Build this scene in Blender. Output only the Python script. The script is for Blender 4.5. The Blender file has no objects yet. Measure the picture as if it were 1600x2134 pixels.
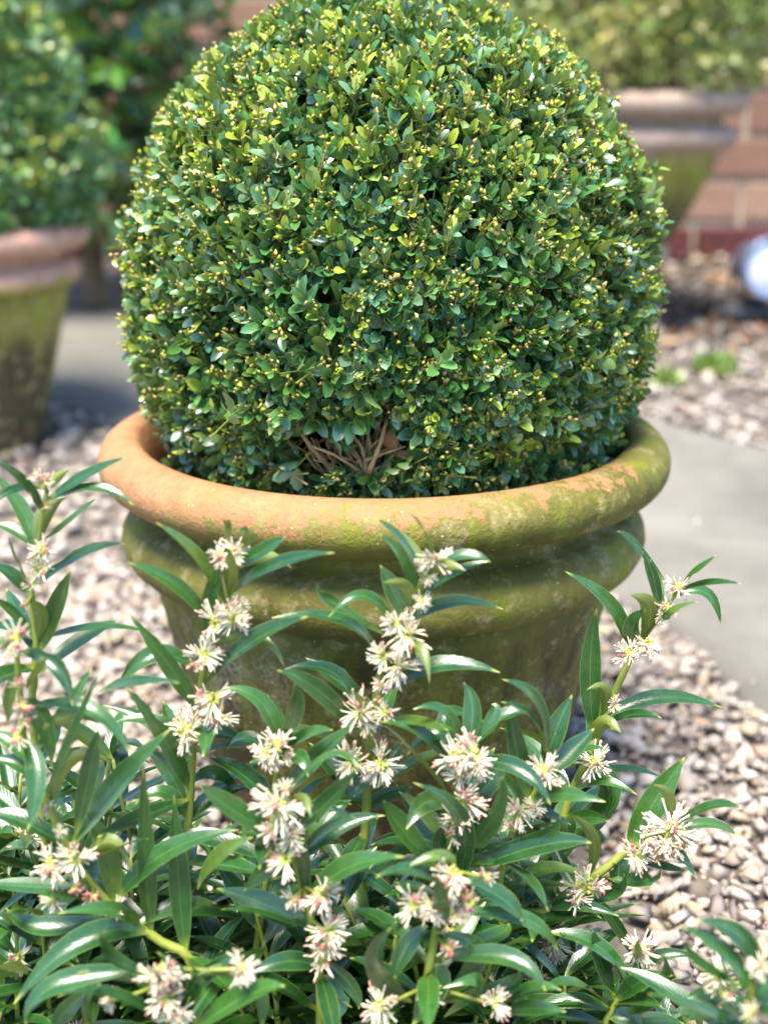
import bpy, bmesh, math, random
import numpy as np
from mathutils import Vector, Matrix, noise as mnoise

R = math.radians
random.seed(7)
rng = np.random.default_rng(7)
scene = bpy.context.scene
col = scene.collection

# ------------------------------------------------------------------ camera, sky, sun, exposure
FPX, PITCH = 2800.0, R(17.5)              # focal length in photo pixels (1600 wide), downward pitch
CAM = Vector((0.0, -1.286, 0.75))
cam = bpy.data.cameras.new('camera')
cam.sensor_fit = 'HORIZONTAL'
cam.sensor_width = 27.0
cam.lens = FPX / 1600 * 27.0
cam.clip_start, cam.clip_end = 0.02, 500
cam.dof.use_dof = True
cam.dof.focus_distance = 1.02
cam.dof.aperture_fstop = cam.lens / 14.0
camo = bpy.data.objects.new('camera', cam)
col.objects.link(camo)
camo.location = CAM
camo.rotation_euler = (math.pi / 2 - PITCH, 0, 0)
scene.camera = camo

SUN_EL, SUN_AZ = R(69), R(202)            # azimuth clockwise from +Y (view direction)
world = bpy.data.worlds.new('World')
scene.world = world
world.use_nodes = True
wn = world.node_tree
sky = wn.nodes.new('ShaderNodeTexSky')
sky.sky_type = 'NISHITA'
sky.sun_disc = False
sky.sun_elevation = SUN_EL
sky.sun_rotation = SUN_AZ
sky.dust_density = .1
sky.ozone_density = 5.0
bg = wn.nodes['Background']
bg.inputs['Strength'].default_value = 0.13
wn.links.new(sky.outputs[0], bg.inputs['Color'])
sun = bpy.data.lights.new('sun', 'SUN')
sun.energy = 4.0
sun.angle = R(24)
sun.color = (1.0, 0.93, 0.82)
suno = bpy.data.objects.new('sun', sun)
col.objects.link(suno)
sdir = Vector((math.sin(SUN_AZ) * math.cos(SUN_EL), math.cos(SUN_AZ) * math.cos(SUN_EL), math.sin(SUN_EL)))
suno.rotation_euler = sdir.to_track_quat('Z', 'Y').to_euler()
scene.view_settings.view_transform = 'Standard'
scene.view_settings.look = 'None'
scene.view_settings.gamma = 1.0
scene.view_settings.use_curve_mapping = False
scene.view_settings.exposure = 1.66
scene.cycles.use_denoising = True
scene.cycles.max_bounces = 6
scene.cycles.diffuse_bounces = 3
scene.cycles.glossy_bounces = 2
scene.cycles.transmission_bounces = 4

# ------------------------------------------------------------------ helpers
FWD = Vector((0, math.cos(PITCH), -math.sin(PITCH)))
UPV = Vector((0, math.sin(PITCH), math.cos(PITCH)))


def at(px, py, Y):
    """point of the vertical plane y = Y seen at a photo pixel (used to lay the plan out)"""
    d = FWD + Vector((1, 0, 0)) * ((px - 800) / FPX) + UPV * ((1067 - py) / FPX)
    t = (Y - CAM.y) / d.y
    return CAM + d * t


def proj(P):
    """world points (n,3) -> photo pixels"""
    q = P - np.array(CAM)
    z = q @ np.array(FWD)
    return 800 + q[:, 0] / z * FPX, 1067 - (q @ np.array(UPV)) / z * FPX


def zg(y):
    """ground height: level round the pot, rising gently towards the wall"""
    t = min(max(y - 0.9, 0), 2.5)
    return 0.095 * t * min(1, t / 0.3)


def tag(o, label=None, cat=None, group=None, kind=None):
    if label: o['label'] = label
    if cat: o['category'] = cat
    if group: o['group'] = group
    if kind: o['kind'] = kind
    return o


def link(name, me, mat=None, parent=None, smooth=True):
    o = bpy.data.objects.new(name, me)
    col.objects.link(o)
    if mat is not None and not me.materials:
        me.materials.append(mat)
    if parent is not None:
        o.parent = parent
    if smooth:
        me.polygons.foreach_set('use_smooth', [True] * len(me.polygons))
    return o


def empty(name, loc=(0, 0, 0), rz=0):
    o = bpy.data.objects.new(name, None)
    col.objects.link(o)
    o.location = loc
    o.rotation_euler = (0, 0, rz)
    o.empty_display_size = 0.05
    return o


def mesh(name, verts, faces):
    me = bpy.data.meshes.new(name)
    me.from_pydata([tuple(v) for v in verts], [], faces)
    me.update()
    return me


def lathe(name, prof, seg=96, wob=0.0, cap=True, seed=0):
    """profile [(r,z)] revolved; small irregularities so that it looks hand thrown"""
    vs, fs = [], []
    n = len(prof)
    for i in range(seg):
        a = 2 * math.pi * i / seg
        for (r, z) in prof:
            k = 1 + wob * mnoise.noise(Vector((math.cos(a) * 1.6 + seed, math.sin(a) * 1.6, z * 7)))
            vs.append((r * k * math.cos(a), r * k * math.sin(a), z + wob * 0.3 * mnoise.noise(Vector((math.cos(a) + seed, math.sin(a), 5 + z * 4)))))
    for i in range(seg):
        j = (i + 1) % seg
        for k in range(n - 1):
            fs.append((i * n + k, j * n + k, j * n + k + 1, i * n + k + 1))
    if cap:
        fs.append(tuple(i * n for i in range(seg))[::-1])
    return mesh(name, vs, fs)


def smooth_path(pts, n):
    """Catmull-Rom through the points"""
    P = [pts[0] * 2 - pts[1]] + list(pts) + [pts[-1] * 2 - pts[-2]]
    out = []
    m = len(pts) - 1
    for i in range(n):
        u = i / (n - 1) * m
        k = min(int(u), m - 1)
        t = u - k
        a, b, c, d = P[k], P[k + 1], P[k + 2], P[k + 3]
        out.append(0.5 * ((2 * b) + (c - a) * t + (2 * a - 5 * b + 4 * c - d) * t * t + (3 * b - a - 3 * c + d) * t ** 3))
    return out


def tube(name, path, rad, seg=7):
    vs, fs = [], []
    n = len(path)
    u = Vector((0.3, -0.8, 0.2))
    for i, p in enumerate(path):
        t = (path[min(i + 1, n - 1)] - path[max(i - 1, 0)]).normalized()
        u = (u - t * u.dot(t)).normalized()
        v = t.cross(u)
        r = rad(i / (n - 1)) if callable(rad) else rad
        for k in range(seg):
            a = 2 * math.pi * k / seg
            vs.append(p + (u * math.cos(a) + v * math.sin(a)) * r)
    for i in range(n - 1):
        for k in range(seg):
            k2 = (k + 1) % seg
            fs.append((i * seg + k, i * seg + k2, (i + 1) * seg + k2, (i + 1) * seg + k))
    fs.append(tuple(range(seg))[::-1])
    fs.append(tuple((n - 1) * seg + k for k in range(seg)))
    return mesh(name, vs, fs)


# ---- node material helper
class NM:
    def __init__(s, name):
        s.m = bpy.data.materials.new(name)
        s.m.use_nodes = True
        s.t = s.m.node_tree
        s.b = s.t.nodes['Principled BSDF']
        s.out = s.t.nodes['Material Output']

    def n(s, typ, **kw):
        nd = s.t.nodes.new(typ)
        for k, v in kw.items():
            if k.startswith('i_'):
                nd.inputs[k[2:].replace('_', ' ')].default_value = v
            else:
                setattr(nd, k, v)
        return nd

    def l(s, a, b):
        s.t.links.new(a, b)

    def coord(s, kind='Object', scale=(1, 1, 1), loc=(0, 0, 0)):
        tc = s.n('ShaderNodeTexCoord')
        mp = s.n('ShaderNodeMapping')
        mp.inputs['Scale'].default_value = scale
        mp.inputs['Location'].default_value = loc
        s.l(tc.outputs[kind], mp.inputs['Vector'])
        return mp.outputs['Vector']

    def noise(s, vec, scale, detail=5, rough=0.6):
        nd = s.n('ShaderNodeTexNoise')
        nd.inputs['Scale'].default_value = scale
        nd.inputs['Detail'].default_value = detail
        nd.inputs['Roughness'].default_value = rough
        s.l(vec, nd.inputs['Vector'])
        return nd.outputs['Fac']

    def ramp(s, fac, stops):
        nd = s.n('ShaderNodeValToRGB')
        els = nd.color_ramp.elements
        while len(els) < len(stops):
            els.new(0.5)
        for e, (p, c) in zip(els, stops):
            e.position = p
            e.color = (c, c, c, 1) if isinstance(c, (int, float)) else (*c, 1)
        s.l(fac, nd.inputs['Fac'])
        return nd.outputs['Color']

    def mix(s, fac, a, b, mode='MIX'):
        nd = s.n('ShaderNodeMix', data_type='RGBA', blend_type=mode)
        for sock, v in ((nd.inputs['Factor'], fac), (nd.inputs['A'], a), (nd.inputs['B'], b)):
            if hasattr(v, 'is_linked') or isinstance(v, bpy.types.NodeSocket):
                s.l(v, sock)
            elif isinstance(v, (int, float)):
                sock.default_value = v
            else:
                sock.default_value = (*v, 1)
        return nd.outputs['Result']

    def math(s, op, a, b=None, clamp=False):
        nd = s.n('ShaderNodeMath', operation=op, use_clamp=clamp)
        for i, v in enumerate((a, b)):
            if v is None: continue
            if isinstance(v, (int, float)):
                nd.inputs[i].default_value = v
            else:
                s.l(v, nd.inputs[i])
        return nd.outputs[0]

    def attr(s, name):
        return s.n('ShaderNodeAttribute', attribute_name=name)

    def bump(s, h, strength, dist=0.002):
        nd = s.n('ShaderNodeBump')
        nd.inputs['Strength'].default_value = strength
        nd.inputs['Distance'].default_value = dist
        s.l(h, nd.inputs['Height'])
        s.l(nd.outputs['Normal'], s.b.inputs['Normal'])

    def base(s, c):
        if isinstance(c, bpy.types.NodeSocket): s.l(c, s.b.inputs['Base Color'])
        else: s.b.inputs['Base Color'].default_value = (*c, 1)

    def rough(s, r, spec=None):
        if isinstance(r, bpy.types.NodeSocket): s.l(r, s.b.inputs['Roughness'])
        else: s.b.inputs['Roughness'].default_value = r
        if spec is not None: s.b.inputs['Specular IOR Level'].default_value = spec

    def translucent(s, colr, fac):
        tr = s.n('ShaderNodeBsdfTranslucent')
        if isinstance(colr, bpy.types.NodeSocket): s.l(colr, tr.inputs['Color'])
        else: tr.inputs['Color'].default_value = (*colr, 1)
        mx = s.n('ShaderNodeMixShader')
        mx.inputs[0].default_value = fac
        s.l(s.b.outputs[0], mx.inputs[1])
        s.l(tr.outputs[0], mx.inputs[2])
        s.l(mx.outputs[0], s.out.inputs['Surface'])


# ------------------------------------------------------------------ materials
def mat_pot(name, orange=0.5, moss_dir=1.0, seed=0.0, clay=(0.31, 0.138, 0.056), clay2=(0.40, 0.215, 0.10), rim_z=0.40, dk=1.0):
    m = NM(name)
    v = m.coord(loc=(seed, seed * 1.7, 0))
    raw = m.n('ShaderNodeTexCoord').outputs['Object']
    sep = m.n('ShaderNodeSeparateXYZ')
    m.l(raw, sep.inputs[0])
    n1 = m.noise(v, 9, 6, .62)
    n2 = m.noise(v, 45, 5, .7)
    n3 = m.noise(v, 260, 3, .7)
    vs = m.coord(scale=(1, 1, 0.16), loc=(seed, 3, 0))
    streak = m.noise(vs, 26, 5, .65)
    clayc = m.mix(m.ramp(n2, [(.3, 0), (.7, 1)]), clay, clay2)
    clayc = m.mix(m.ramp(n3, [(.52, 0), (.70, .6)]), clayc, (.24, .12, .05))
    clayc = m.mix(m.ramp(m.noise(v, 20, 6, .7), [(.50, 0), (.66, .55)]), clayc, (.26, .17, .055))
    # algae film: more below the rim, more on the damp side
    zf = m.math('MULTIPLY', m.math('SUBTRACT', rim_z, sep.outputs['Z']), 14.0)
    xf = m.math('MULTIPLY', sep.outputs['X'], 1.9 * moss_dir)
    k = m.math('ADD', m.math('ADD', m.math('MULTIPLY', n1, 1.6), m.math('MULTIPLY', n2, .55)), m.math('ADD', zf, xf))
    k = m.math('ADD', k, m.math('MULTIPLY', m.math('SUBTRACT', m.noise(v, 90, 5, .75), .5), 1.1))
    moss = m.ramp(m.math('ADD', k, -orange), [(.46, 0), (.62, 1)])
    olive = m.mix(m.ramp(n1, [(.35, 0), (.65, 1)]), (.070, .076, .008), (.185, .172, .030))
    olive = m.mix(m.ramp(streak, [(.50, 0), (.62, .9)]), olive, (.150, .185, .006))
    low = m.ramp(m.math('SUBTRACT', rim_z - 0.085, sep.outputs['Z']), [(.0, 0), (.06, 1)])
    dark = m.mix(m.ramp(m.math('ADD', m.noise(vs, 16, 6, .7), m.math('MULTIPLY', m.math('SUBTRACT', sep.outputs['Z'], .20), .55)), [(.44, 1), (.64, 0)]), olive, (.017, .019, .005))  # body below the band darkens in streaks towards the base
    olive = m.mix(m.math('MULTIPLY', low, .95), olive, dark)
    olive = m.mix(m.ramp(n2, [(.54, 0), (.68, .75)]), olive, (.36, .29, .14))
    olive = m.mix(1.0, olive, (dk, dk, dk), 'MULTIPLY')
    c = m.mix(m.math('MULTIPLY', moss, .93), clayc, olive)
    # chalky specks
    vor = m.n('ShaderNodeTexVoronoi')
    vor.inputs['Scale'].default_value = 75
    m.l(v, vor.inputs['Vector'])
    c = m.mix(m.ramp(vor.outputs['Distance'], [(.045, .75), (.085, 0)]), c, (.55, .48, .28))
    bloom = m.math('MULTIPLY', m.ramp(m.noise(m.coord(loc=(seed + 7, 2, 1)), 6, 5, .7), [(.56, 0), (.70, 1)]), m.ramp(n3, [(.42, 0), (.6, .55)]))
    c = m.mix(bloom, c, (.50, .44, .34))
    m.base(c)
    m.rough(m.ramp(n2, [(.3, .62), (.7, .9)]), .3)
    m.bump(m.mix(.5, n2, n3), .8, .0035)
    return m.m


def mat_simple(name, a, b, scale=20, rough=.8, spec=.3, bump=.3, dist=.003, kind='Object'):
    m = NM(name)
    v = m.coord(kind)
    n1 = m.noise(v, scale, 6, .65)
    m.base(m.mix(m.ramp(n1, [(.3, 0), (.7, 1)]), a, b))
    m.rough(rough, spec)
    if bump: m.bump(m.noise(v, scale * 4, 4, .7), bump, dist)
    return m.m


def mat_sweetbox():
    """long glossy leaves: dark upper face with pale midrib and yellow tip, yellow-green underside"""
    m = NM('sweet_box_leaf')
    uv = m.n('ShaderNodeUVMap').outputs['UV']
    sep = m.n('ShaderNodeSeparateXYZ')
    m.l(uv, sep.inputs[0])
    t, v = sep.outputs['X'], sep.outputs['Y']
    r = m.attr('rnd').outputs['Fac']
    top = m.mix(r, (.005, .048, .010), (.036, .130, .014))
    top = m.mix(m.ramp(m.math('FRACT', m.math('MULTIPLY', r, 13.7)), [(.88, 0), (.98, .7)]), top, (.12, .18, .02))
    side = m.math('ABSOLUTE', m.math('SUBTRACT', v, .5))
    # side veins
    wv = m.math('SINE', m.math('ADD', m.math('MULTIPLY', t, 95), m.math('MULTIPLY', side, -38)))
    top = m.mix(m.math('MULTIPLY', m.ramp(wv, [(.86, 0), (1, 1)]), .16), top, (.10, .22, .07))
    blot = m.noise(m.coord('Object'), 55, 4, .6)
    top = m.mix(m.ramp(blot, [(.45, 0), (.75, .45)]), top, (.05, .14, .035))
    top = m.mix(m.ramp(m.noise(m.coord('Object'), 700, 2, .5), [(.68, 0), (.74, .7)]), top, (.24, .28, .14))
    top = m.mix(m.ramp(m.noise(m.coord('Object'), 140, 4, .7), [(.50, 0), (.68, .45)]), top, (.005, .040, .008))
    mid = m.ramp(side, [(.010, 1), (.030, 0)])
    top = m.mix(m.math('MULTIPLY', mid, .6), top, (.13, .25, .06))
    edge = m.ramp(side, [(.455, 0), (.495, 1)])
    top = m.mix(m.math('MULTIPLY', edge, .7), top, (.20, .32, .08))
    tip = m.ramp(t, [(.925, 0), (.985, 1)])
    top = m.mix(m.math('MULTIPLY', tip, .9), top, (.44, .45, .07))
    bs = m.ramp(t, [(.03, 1), (.13, 0)])
    top = m.mix(m.math('MULTIPLY', bs, .8), top, (.27, .34, .05))
    back = m.mix(r, (.105, .150, .016), (.185, .225, .026))
    back = m.mix(m.math('MULTIPLY', mid, .6), back, (.36, .38, .09))
    geo = m.n('ShaderNodeNewGeometry')
    c = m.mix(geo.outputs['Backfacing'], top, back)
    m.base(c)
    m.rough(m.math('ADD', m.math('MULTIPLY', m.noise(m.coord('Object'), 90, 4, .7), .30), m.math('ADD', .17, m.math('MULTIPLY', geo.outputs['Backfacing'], .2))), .8)
    m.b.inputs['Coat Weight'].default_value = .35
    m.b.inputs['Coat Roughness'].default_value = .22
    m.bump(m.mix(.6, wv, m.noise(m.coord('Object'), 420, 2, .5)), .11, .0006)
    m.translucent(m.mix(.5, c, (.16, .30, .03)), .16)
    return m.m


def mat_box(name, edge=(.17, .26, .10), rough=.30, sat=1.0):
    m = NM(name)
    uv = m.n('ShaderNodeUVMap').outputs['UV']
    sep = m.n('ShaderNodeSeparateXYZ')
    m.l(uv, sep.inputs[0])
    side = m.math('ABSOLUTE', m.math('SUBTRACT', sep.outputs['Y'], .5))
    colr = m.attr('tint').outputs['Color']
    c = m.mix(m.math('MULTIPLY', m.ramp(side, [(.36, 0), (.48, 1)]), .6), colr, edge)
    c = m.mix(m.math('MULTIPLY', m.ramp(side, [(.02, 1), (.07, 0)]), .4), c, (.16, .25, .07))
    geo = m.n('ShaderNodeNewGeometry')
    c2 = m.mix(.6, c, (.17, .24, .07))
    c = m.mix(geo.outputs['Backfacing'], c, c2)
    m.base(c)
    m.rough(rough, .9)
    m.b.inputs['Coat Weight'].default_value = .4
    m.b.inputs['Coat Roughness'].default_value = .2
    m.translucent(m.mix(.5, c, (.22, .34, .03)), .18)
    return m.m


def mat_attr(name, rough=.6, spec=.3, trans=0.0, bumpscale=0, bstr=.4, bdist=.002):
    m = NM(name)
    c = m.attr('tint').outputs['Color']
    if bumpscale:
        nz = m.noise(m.coord('Object'), bumpscale, 5, .65)
        c = m.mix(m.ramp(nz, [(.3, 0), (.7, .5)]), c, m.mix(1.0, c, (.55, .5, .45), 'MULTIPLY'))
        m.bump(nz, bstr, bdist)
    m.base(c)
    m.rough(rough, spec)
    if trans: m.translucent(c, trans)
    return m.m


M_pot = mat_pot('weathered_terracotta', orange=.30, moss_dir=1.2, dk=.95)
M_potL = mat_pot('algae_terracotta', dk=1.5, rim_z=.365, orange=.75, moss_dir=.1, seed=4.2, clay=(.52, .27, .18), clay2=(.60, .36, .27))
M_potR = mat_pot('pale_terracotta', orange=.75, moss_dir=.0, seed=9.1, clay=(.27, .18, .14), clay2=(.44, .34, .27), rim_z=.235, dk=1.5)
M_soil = mat_simple('soil', (.012, .009, .007), (.05, .036, .025), 40, .95, .2, .9, .01)
M_ground = mat_simple('ground_earth', (.06, .05, .042), (.22, .185, .155), 14, .95, .2, .8, .01)
_m = NM('concrete')
_v = _m.coord()
_c = _m.mix(_m.ramp(_m.noise(_v, 3.2, 6, .65), [(.35, 0), (.65, 1)]), (.125, .116, .098), (.205, .190, .160))
_c = _m.mix(_m.ramp(_m.noise(_v, 1.4, 5, .6), [(.5, 0), (.66, .6)]), _c, (.12, .115, .085))
_c = _m.mix(_m.ramp(_m.noise(_v, 160, 3, .7), [(.55, 0), (.7, .6)]), _c, (.10, .09, .08))
_m.base(_c)
_m.rough(.85, .3)
_m.bump(_m.noise(_v, 120, 4, .7), .5, .003)
M_concrete = _m.m
M_leaf = mat_sweetbox()
M_box = mat_box('box_leaf', edge=(.26, .36, .15), rough=.38)
M_boxL = mat_box('cone_leaf', rough=.28)
M_boxR = mat_box('olive_leaf', edge=(.34, .33, .12), rough=.5)
M_laurel = mat_box('laurel_leaf', edge=(.06, .16, .03), rough=.22)
M_twig = mat_simple('pale_twig', (.17, .11, .05), (.42, .30, .14), 60, .8, .3, .4, .001)
M_twigy = mat_simple('yellow_twig', (.30, .27, .05), (.46, .38, .11), 60, .7, .3, .2, .001)
M_bark = mat_simple('bark', (.09, .065, .04), (.20, .15, .09), 40, .9, .2, .7, .003)
M_stem = mat_simple('green_stem', (.16, .21, .025), (.27, .30, .05), 40, .45, .4, .1, .001)
M_flower = mat_attr('flower', .5, .3, .15)
M_bud = mat_attr('bud', .6, .3, .1)
M_stone = mat_attr('gravel_stone', .85, .3, 0, 70, .5, .002)
M_mortar = mat_simple('mortar', (.31, .25, .18), (.43, .36, .27), 30, .95, .2, .4)
M_brick = NM('brick')
_v = M_brick.coord()
_oi = M_brick.n('ShaderNodeObjectInfo').outputs['Random']
_c = M_brick.mix(_oi, (.17, .09, .062), (.34, .215, .15))
M_brick.base(M_brick.mix(M_brick.ramp(M_brick.noise(_v, 22, 5, .65), [(.35, 0), (.7, .5)]), _c, (.17, .08, .06)))
M_brick.rough(.9, .2)
M_brick.bump(M_brick.noise(_v, 70, 4, .7), .5, .004)
M_brick = M_brick.m
M_brickdark = mat_simple('dark_red_brick', (.045, .012, .014), (.12, .025, .02), 18, .7, .4, .4)  # bottom course is a darker red than the bricks above
M_dry = mat_simple('dry_leaf', (.22, .09, .035), (.38, .19, .09), 70, .6, .3, .3, .001)
M_black = mat_simple('black_plastic', (.012, .012, .014), (.03, .03, .034), 30, .5, .4, .1)
M_steel = NM('blue_grey_metal')
M_steel.base(M_steel.mix(M_steel.noise(M_steel.coord(), 30), (.20, .24, .36), (.34, .38, .52)))
M_steel.rough(.35, .5)
M_steel.b.inputs['Metallic'].default_value = .35
M_steel = M_steel.m
M_lens = mat_simple('lens_painted_glint', (.80, .82, .85), (.88, .88, .88), 5, .12, .7, 0)  # white colour stands in for the bright reflection on the lens

# ------------------------------------------------------------------ setting: ground, concrete path, gravel
ys = [-30, -6, -2, -1, -.5, 0, .5, .9, 1.0, 1.1, 1.2, 1.5, 2, 2.5, 3, 3.4, 4, 8, 30, 120]
xs = [-60, -10, -3, -1.5, -.5, .5, 1.5, 3, 10, 60]
gv = [(x, y, zg(y)) for y in ys for x in xs]
gf = [(j * len(xs) + i, j * len(xs) + i + 1, (j + 1) * len(xs) + i + 1, (j + 1) * len(xs) + i)
      for j in range(len(ys) - 1) for i in range(len(xs) - 1)]
tag(link('ground', mesh('ground', gv, gf), M_ground), 'dark earth under the gravel', kind='structure')

near = [(.80, -.9), (.60, -.25), (.475, .19), (.365, .60), (-.12, 1.10), (-.64, 1.56), (-1.5, 2.1), (-2.6, 2.6)]
far = [(2.6, -.9), (2.2, .2), (1.7, .85), (.80, 1.32), (.22, 1.95), (-.4, 2.75), (-1.2, 3.0), (-2.4, 3.15)]
NP = [Vector((x, y, 0)) for x, y in near]
FP = [Vector((x, y, 0)) for x, y in far]
na, fa = smooth_path(NP, 60), smooth_path(FP, 60)
pv, pf = [], []
MM = 12
for i in range(60):
    for j in range(MM + 1):
        p = na[i].lerp(fa[i], j / MM)
        p.z = zg(p.y) + .014 + .0015 * mnoise.noise(p * 4)
        pv.append(p.copy())
for i in range(59):
    for j in range(MM):
        a = i * (MM + 1) + j
        pf.append((a, a + 1, a + MM + 2, a + MM + 1))
# edges go down to the earth
for side, arr in ((0, na), (MM, fa)):
    st = len(pv)
    for p in arr:
        pv.append(Vector((p.x, p.y, zg(p.y) - .03)))
    for i in range(59):
        pf.append((i * (MM + 1) + side, (i + 1) * (MM + 1) + side, st + i + 1, st + i))
tag(link('path', mesh('path', pv, pf), M_concrete), 'grey concrete path running behind the planted pot', kind='structure')


def in_path(x, y):
    """inside the band between near and far edges"""
    best = min(range(59), key=lambda i: ((na[i].x + fa[i].x) / 2 - x) ** 2 + ((na[i].y + fa[i].y) / 2 - y) ** 2)
    inside = False
    poly = _poly
    j = len(poly) - 1
    for i in range(len(poly)):
        if (poly[i][1] > y) != (poly[j][1] > y) and x < (poly[j][0] - poly[i][0]) * (y - poly[i][1]) / (poly[j][1] - poly[i][1]) + poly[i][0]:
            inside = not inside
        j = i
    return inside


_poly = [(p.x, p.y) for p in na[::3]] + [(p.x, p.y) for p in fa[::-3]]


def in_poly_np(x, y, poly):
    ins = np.zeros(len(x), bool)
    j = len(poly) - 1
    for i in range(len(poly)):
        xi, yi = poly[i]
        xj, yj = poly[j]
        c = (yi > y) != (yj > y)
        with np.errstate(divide='ignore', invalid='ignore'):
            ins ^= c & (x < (xj - xi) * (y - yi) / (yj - yi + 1e-12) + xi)
        j = i
    return ins


def bulk(name, V, F, nper, mat, tint=None, rnd=None, uv=None, parent=None, smooth=True):
    """V (k,nv,3), F (nf,3 or 4) template faces -> one mesh; tint (k,3) per piece"""
    k, nv, _ = V.shape
    nf, fs = F.shape
    me = bpy.data.meshes.new(name)
    me.vertices.add(k * nv)
    me.vertices.foreach_set('co', V.reshape(-1).astype(np.float32))
    idx = (F[None] + (np.arange(k) * nv)[:, None, None]).reshape(-1)
    me.loops.add(len(idx))
    me.loops.foreach_set('vertex_index', idx.astype(np.int32))
    me.polygons.add(k * nf)
    me.polygons.foreach_set('loop_start', (np.arange(k * nf) * fs).astype(np.int32))
    me.update(calc_edges=True)
    if tint is not None:
        a = me.attributes.new('tint', 'FLOAT_COLOR', 'POINT')
        t = tint if tint.ndim == 3 else np.repeat(tint[:, None, :], nv, 1)
        t = np.concatenate([t.reshape(-1, 3), np.ones((k * nv, 1))], 1)
        a.data.foreach_set('color', t.reshape(-1).astype(np.float32))
    if uv is not None:
        u = me.uv_layers.new(name='UVMap')
        u.data.foreach_set('uv', np.tile(uv[F.reshape(-1)].reshape(-1), k).astype(np.float32))
    me.validate()
    return link(name, me, mat, parent, smooth)


def rot_from(axis_x, normal):
    """(k,3) long axis and approximate normal -> (k,3,3) with columns x=axis, y=side, z=normal"""
    x = axis_x / np.linalg.norm(axis_x, axis=1, keepdims=True)
    z = normal - x * (x * normal).sum(1, keepdims=True)
    z /= np.linalg.norm(z, axis=1, keepdims=True) + 1e-9
    y = np.cross(z, x)
    return np.stack([x, y, z], 2)


# gravel: angular chips
def chips():
    out = []
    for s in range(14):
        bm = bmesh.new()
        r2 = random.Random(s + 50)
        for _ in range(8):
            v = Vector((r2.gauss(0, 1), r2.gauss(0, 1), r2.gauss(0, 1))).normalized() * r2.uniform(.8, 1.05)
            bm.verts.new((v.x, v.y * r2.uniform(.7, .95), v.z * .62))
        bmesh.ops.convex_hull(bm, input=bm.verts)
        bmesh.ops.delete(bm, geom=[v for v in bm.verts if not v.link_faces], context='VERTS')
        bmesh.ops.triangulate(bm, faces=bm.faces)
        bm.verts.ensure_lookup_table()
        bm.verts.index_update()
        out.append((np.array([v.co[:] for v in bm.verts]), np.array([[v.index for v in f.verts] for f in bm.faces])))
        bm.free()
    return out


CH = chips()


def gravel(name, n, x0, x1, y0, y1, smin, smax, label, zlift=.0, skip=None):
    x = rng.uniform(x0, x1, n)
    y = rng.uniform(y0, y1, n)
    keep = ~in_poly_np(x, y, _poly)
    keep &= (x ** 2 + y ** 2) > .155 ** 2
    if skip is not None: keep &= ~skip(x, y)
    x, y = x[keep], y[keep]
    n = len(x)
    s = smin + (smax - smin) * rng.random(n) ** 1.8
    z = np.array([zg(v) for v in y]) + s * .28 + rng.random(n) * zlift
    tone = rng.random(n)
    pal = np.array([(.62, .56, .50), (.50, .44, .39), (.38, .33, .29), (.68, .63, .58), (.56, .47, .34), (.30, .26, .25), (.52, .38, .29)])
    ci = rng.choice(len(pal), n, p=[.27, .22, .13, .16, .12, .05, .05])
    tint = pal[ci] * np.array([.76, .73, .69]) * (0.82 + .36 * tone[:, None])
    var = rng.integers(0, len(CH), n)
    Vall, Fall, Tall = [], [], []
    off = 0
    for k, (cv, cf) in enumerate(CH):
        sel = np.where(var == k)[0]
        if not len(sel): continue
        ax = rng.normal(size=(len(sel), 3)) * np.array([1, 1, .3])
        nz = np.array([0, 0, 1.]) + rng.normal(size=(len(sel), 3)) * .35
        Rm = rot_from(ax, nz)
        P = np.einsum('kij,vj->kvi', Rm, cv) * s[sel][:, None, None] + np.stack([x, y, z], 1)[sel][:, None, :]
        Vall.append(P.reshape(-1, 3))
        Fall.append((cf[None] + (np.arange(len(sel)) * len(cv))[:, None, None]).reshape(-1, 3) + off)
        Tall.append(np.repeat(tint[sel], len(cv), 0))
        off += len(sel) * len(cv)
    o = bulk(name, np.concatenate(Vall)[None], np.concatenate(Fall), 0, M_stone, np.concatenate(Tall)[None], smooth=False)
    return tag(o, label, 'gravel', kind='stuff')


def soil_gap(x, y):
    """bare earth patches where the sweet box roots"""
    v = np.array([mnoise.noise(Vector((a * 5.5, b * 5.5, 1.3))) for a, b in zip(x, y)])
    return (v > .22) & (x > .05) & (y < .05) & (x < .42)


gravel('gravel', 17500, -1.0, 1.0, -.75, .75, .008, .0195, 'pale angular gravel chips strewn round the big pot', .012, soil_gap)
gravel('gravel', 13000, -2.2, 2.4, .70, 3.2, .011, .026, 'pale gravel beyond the concrete path by the wall', .012,
       lambda x, y: (y > 2.35) & (rng.random(len(x)) < .65))

gravel('gravel', 9000, -.9, .9, -.75, .6, .0025, .0075, 'fine grit between the gravel chips round the big pot', .016)
M_sv = _poly
_poly = [(9, 9), (9.1, 9), (9, 9.1)]
gravel('gravel', 420, -.9, 1.7, -.2, 2.6, .004, .013, 'stray stone chips scattered thinly over the concrete path', .014,
       lambda x, y: ~in_poly_np(x, y, M_sv))
_poly = M_sv

# ------------------------------------------------------------------ the big pot
def pot_profile(H, Rr, bead, band_r, band_z, body_top, base_r, t=.022, steps=16):
    """outer wall from base up to rim, over the rolled rim and down inside"""
    pr = [(base_r * .9, 0.0), (base_r, .006)]
    zb = H - band_z
    for i in range(steps + 1):
        u = i / steps
        pr.append((base_r + (body_top - base_r) * (u ** .93), .01 + (zb - .012) * u))
    return pr, zb


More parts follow.
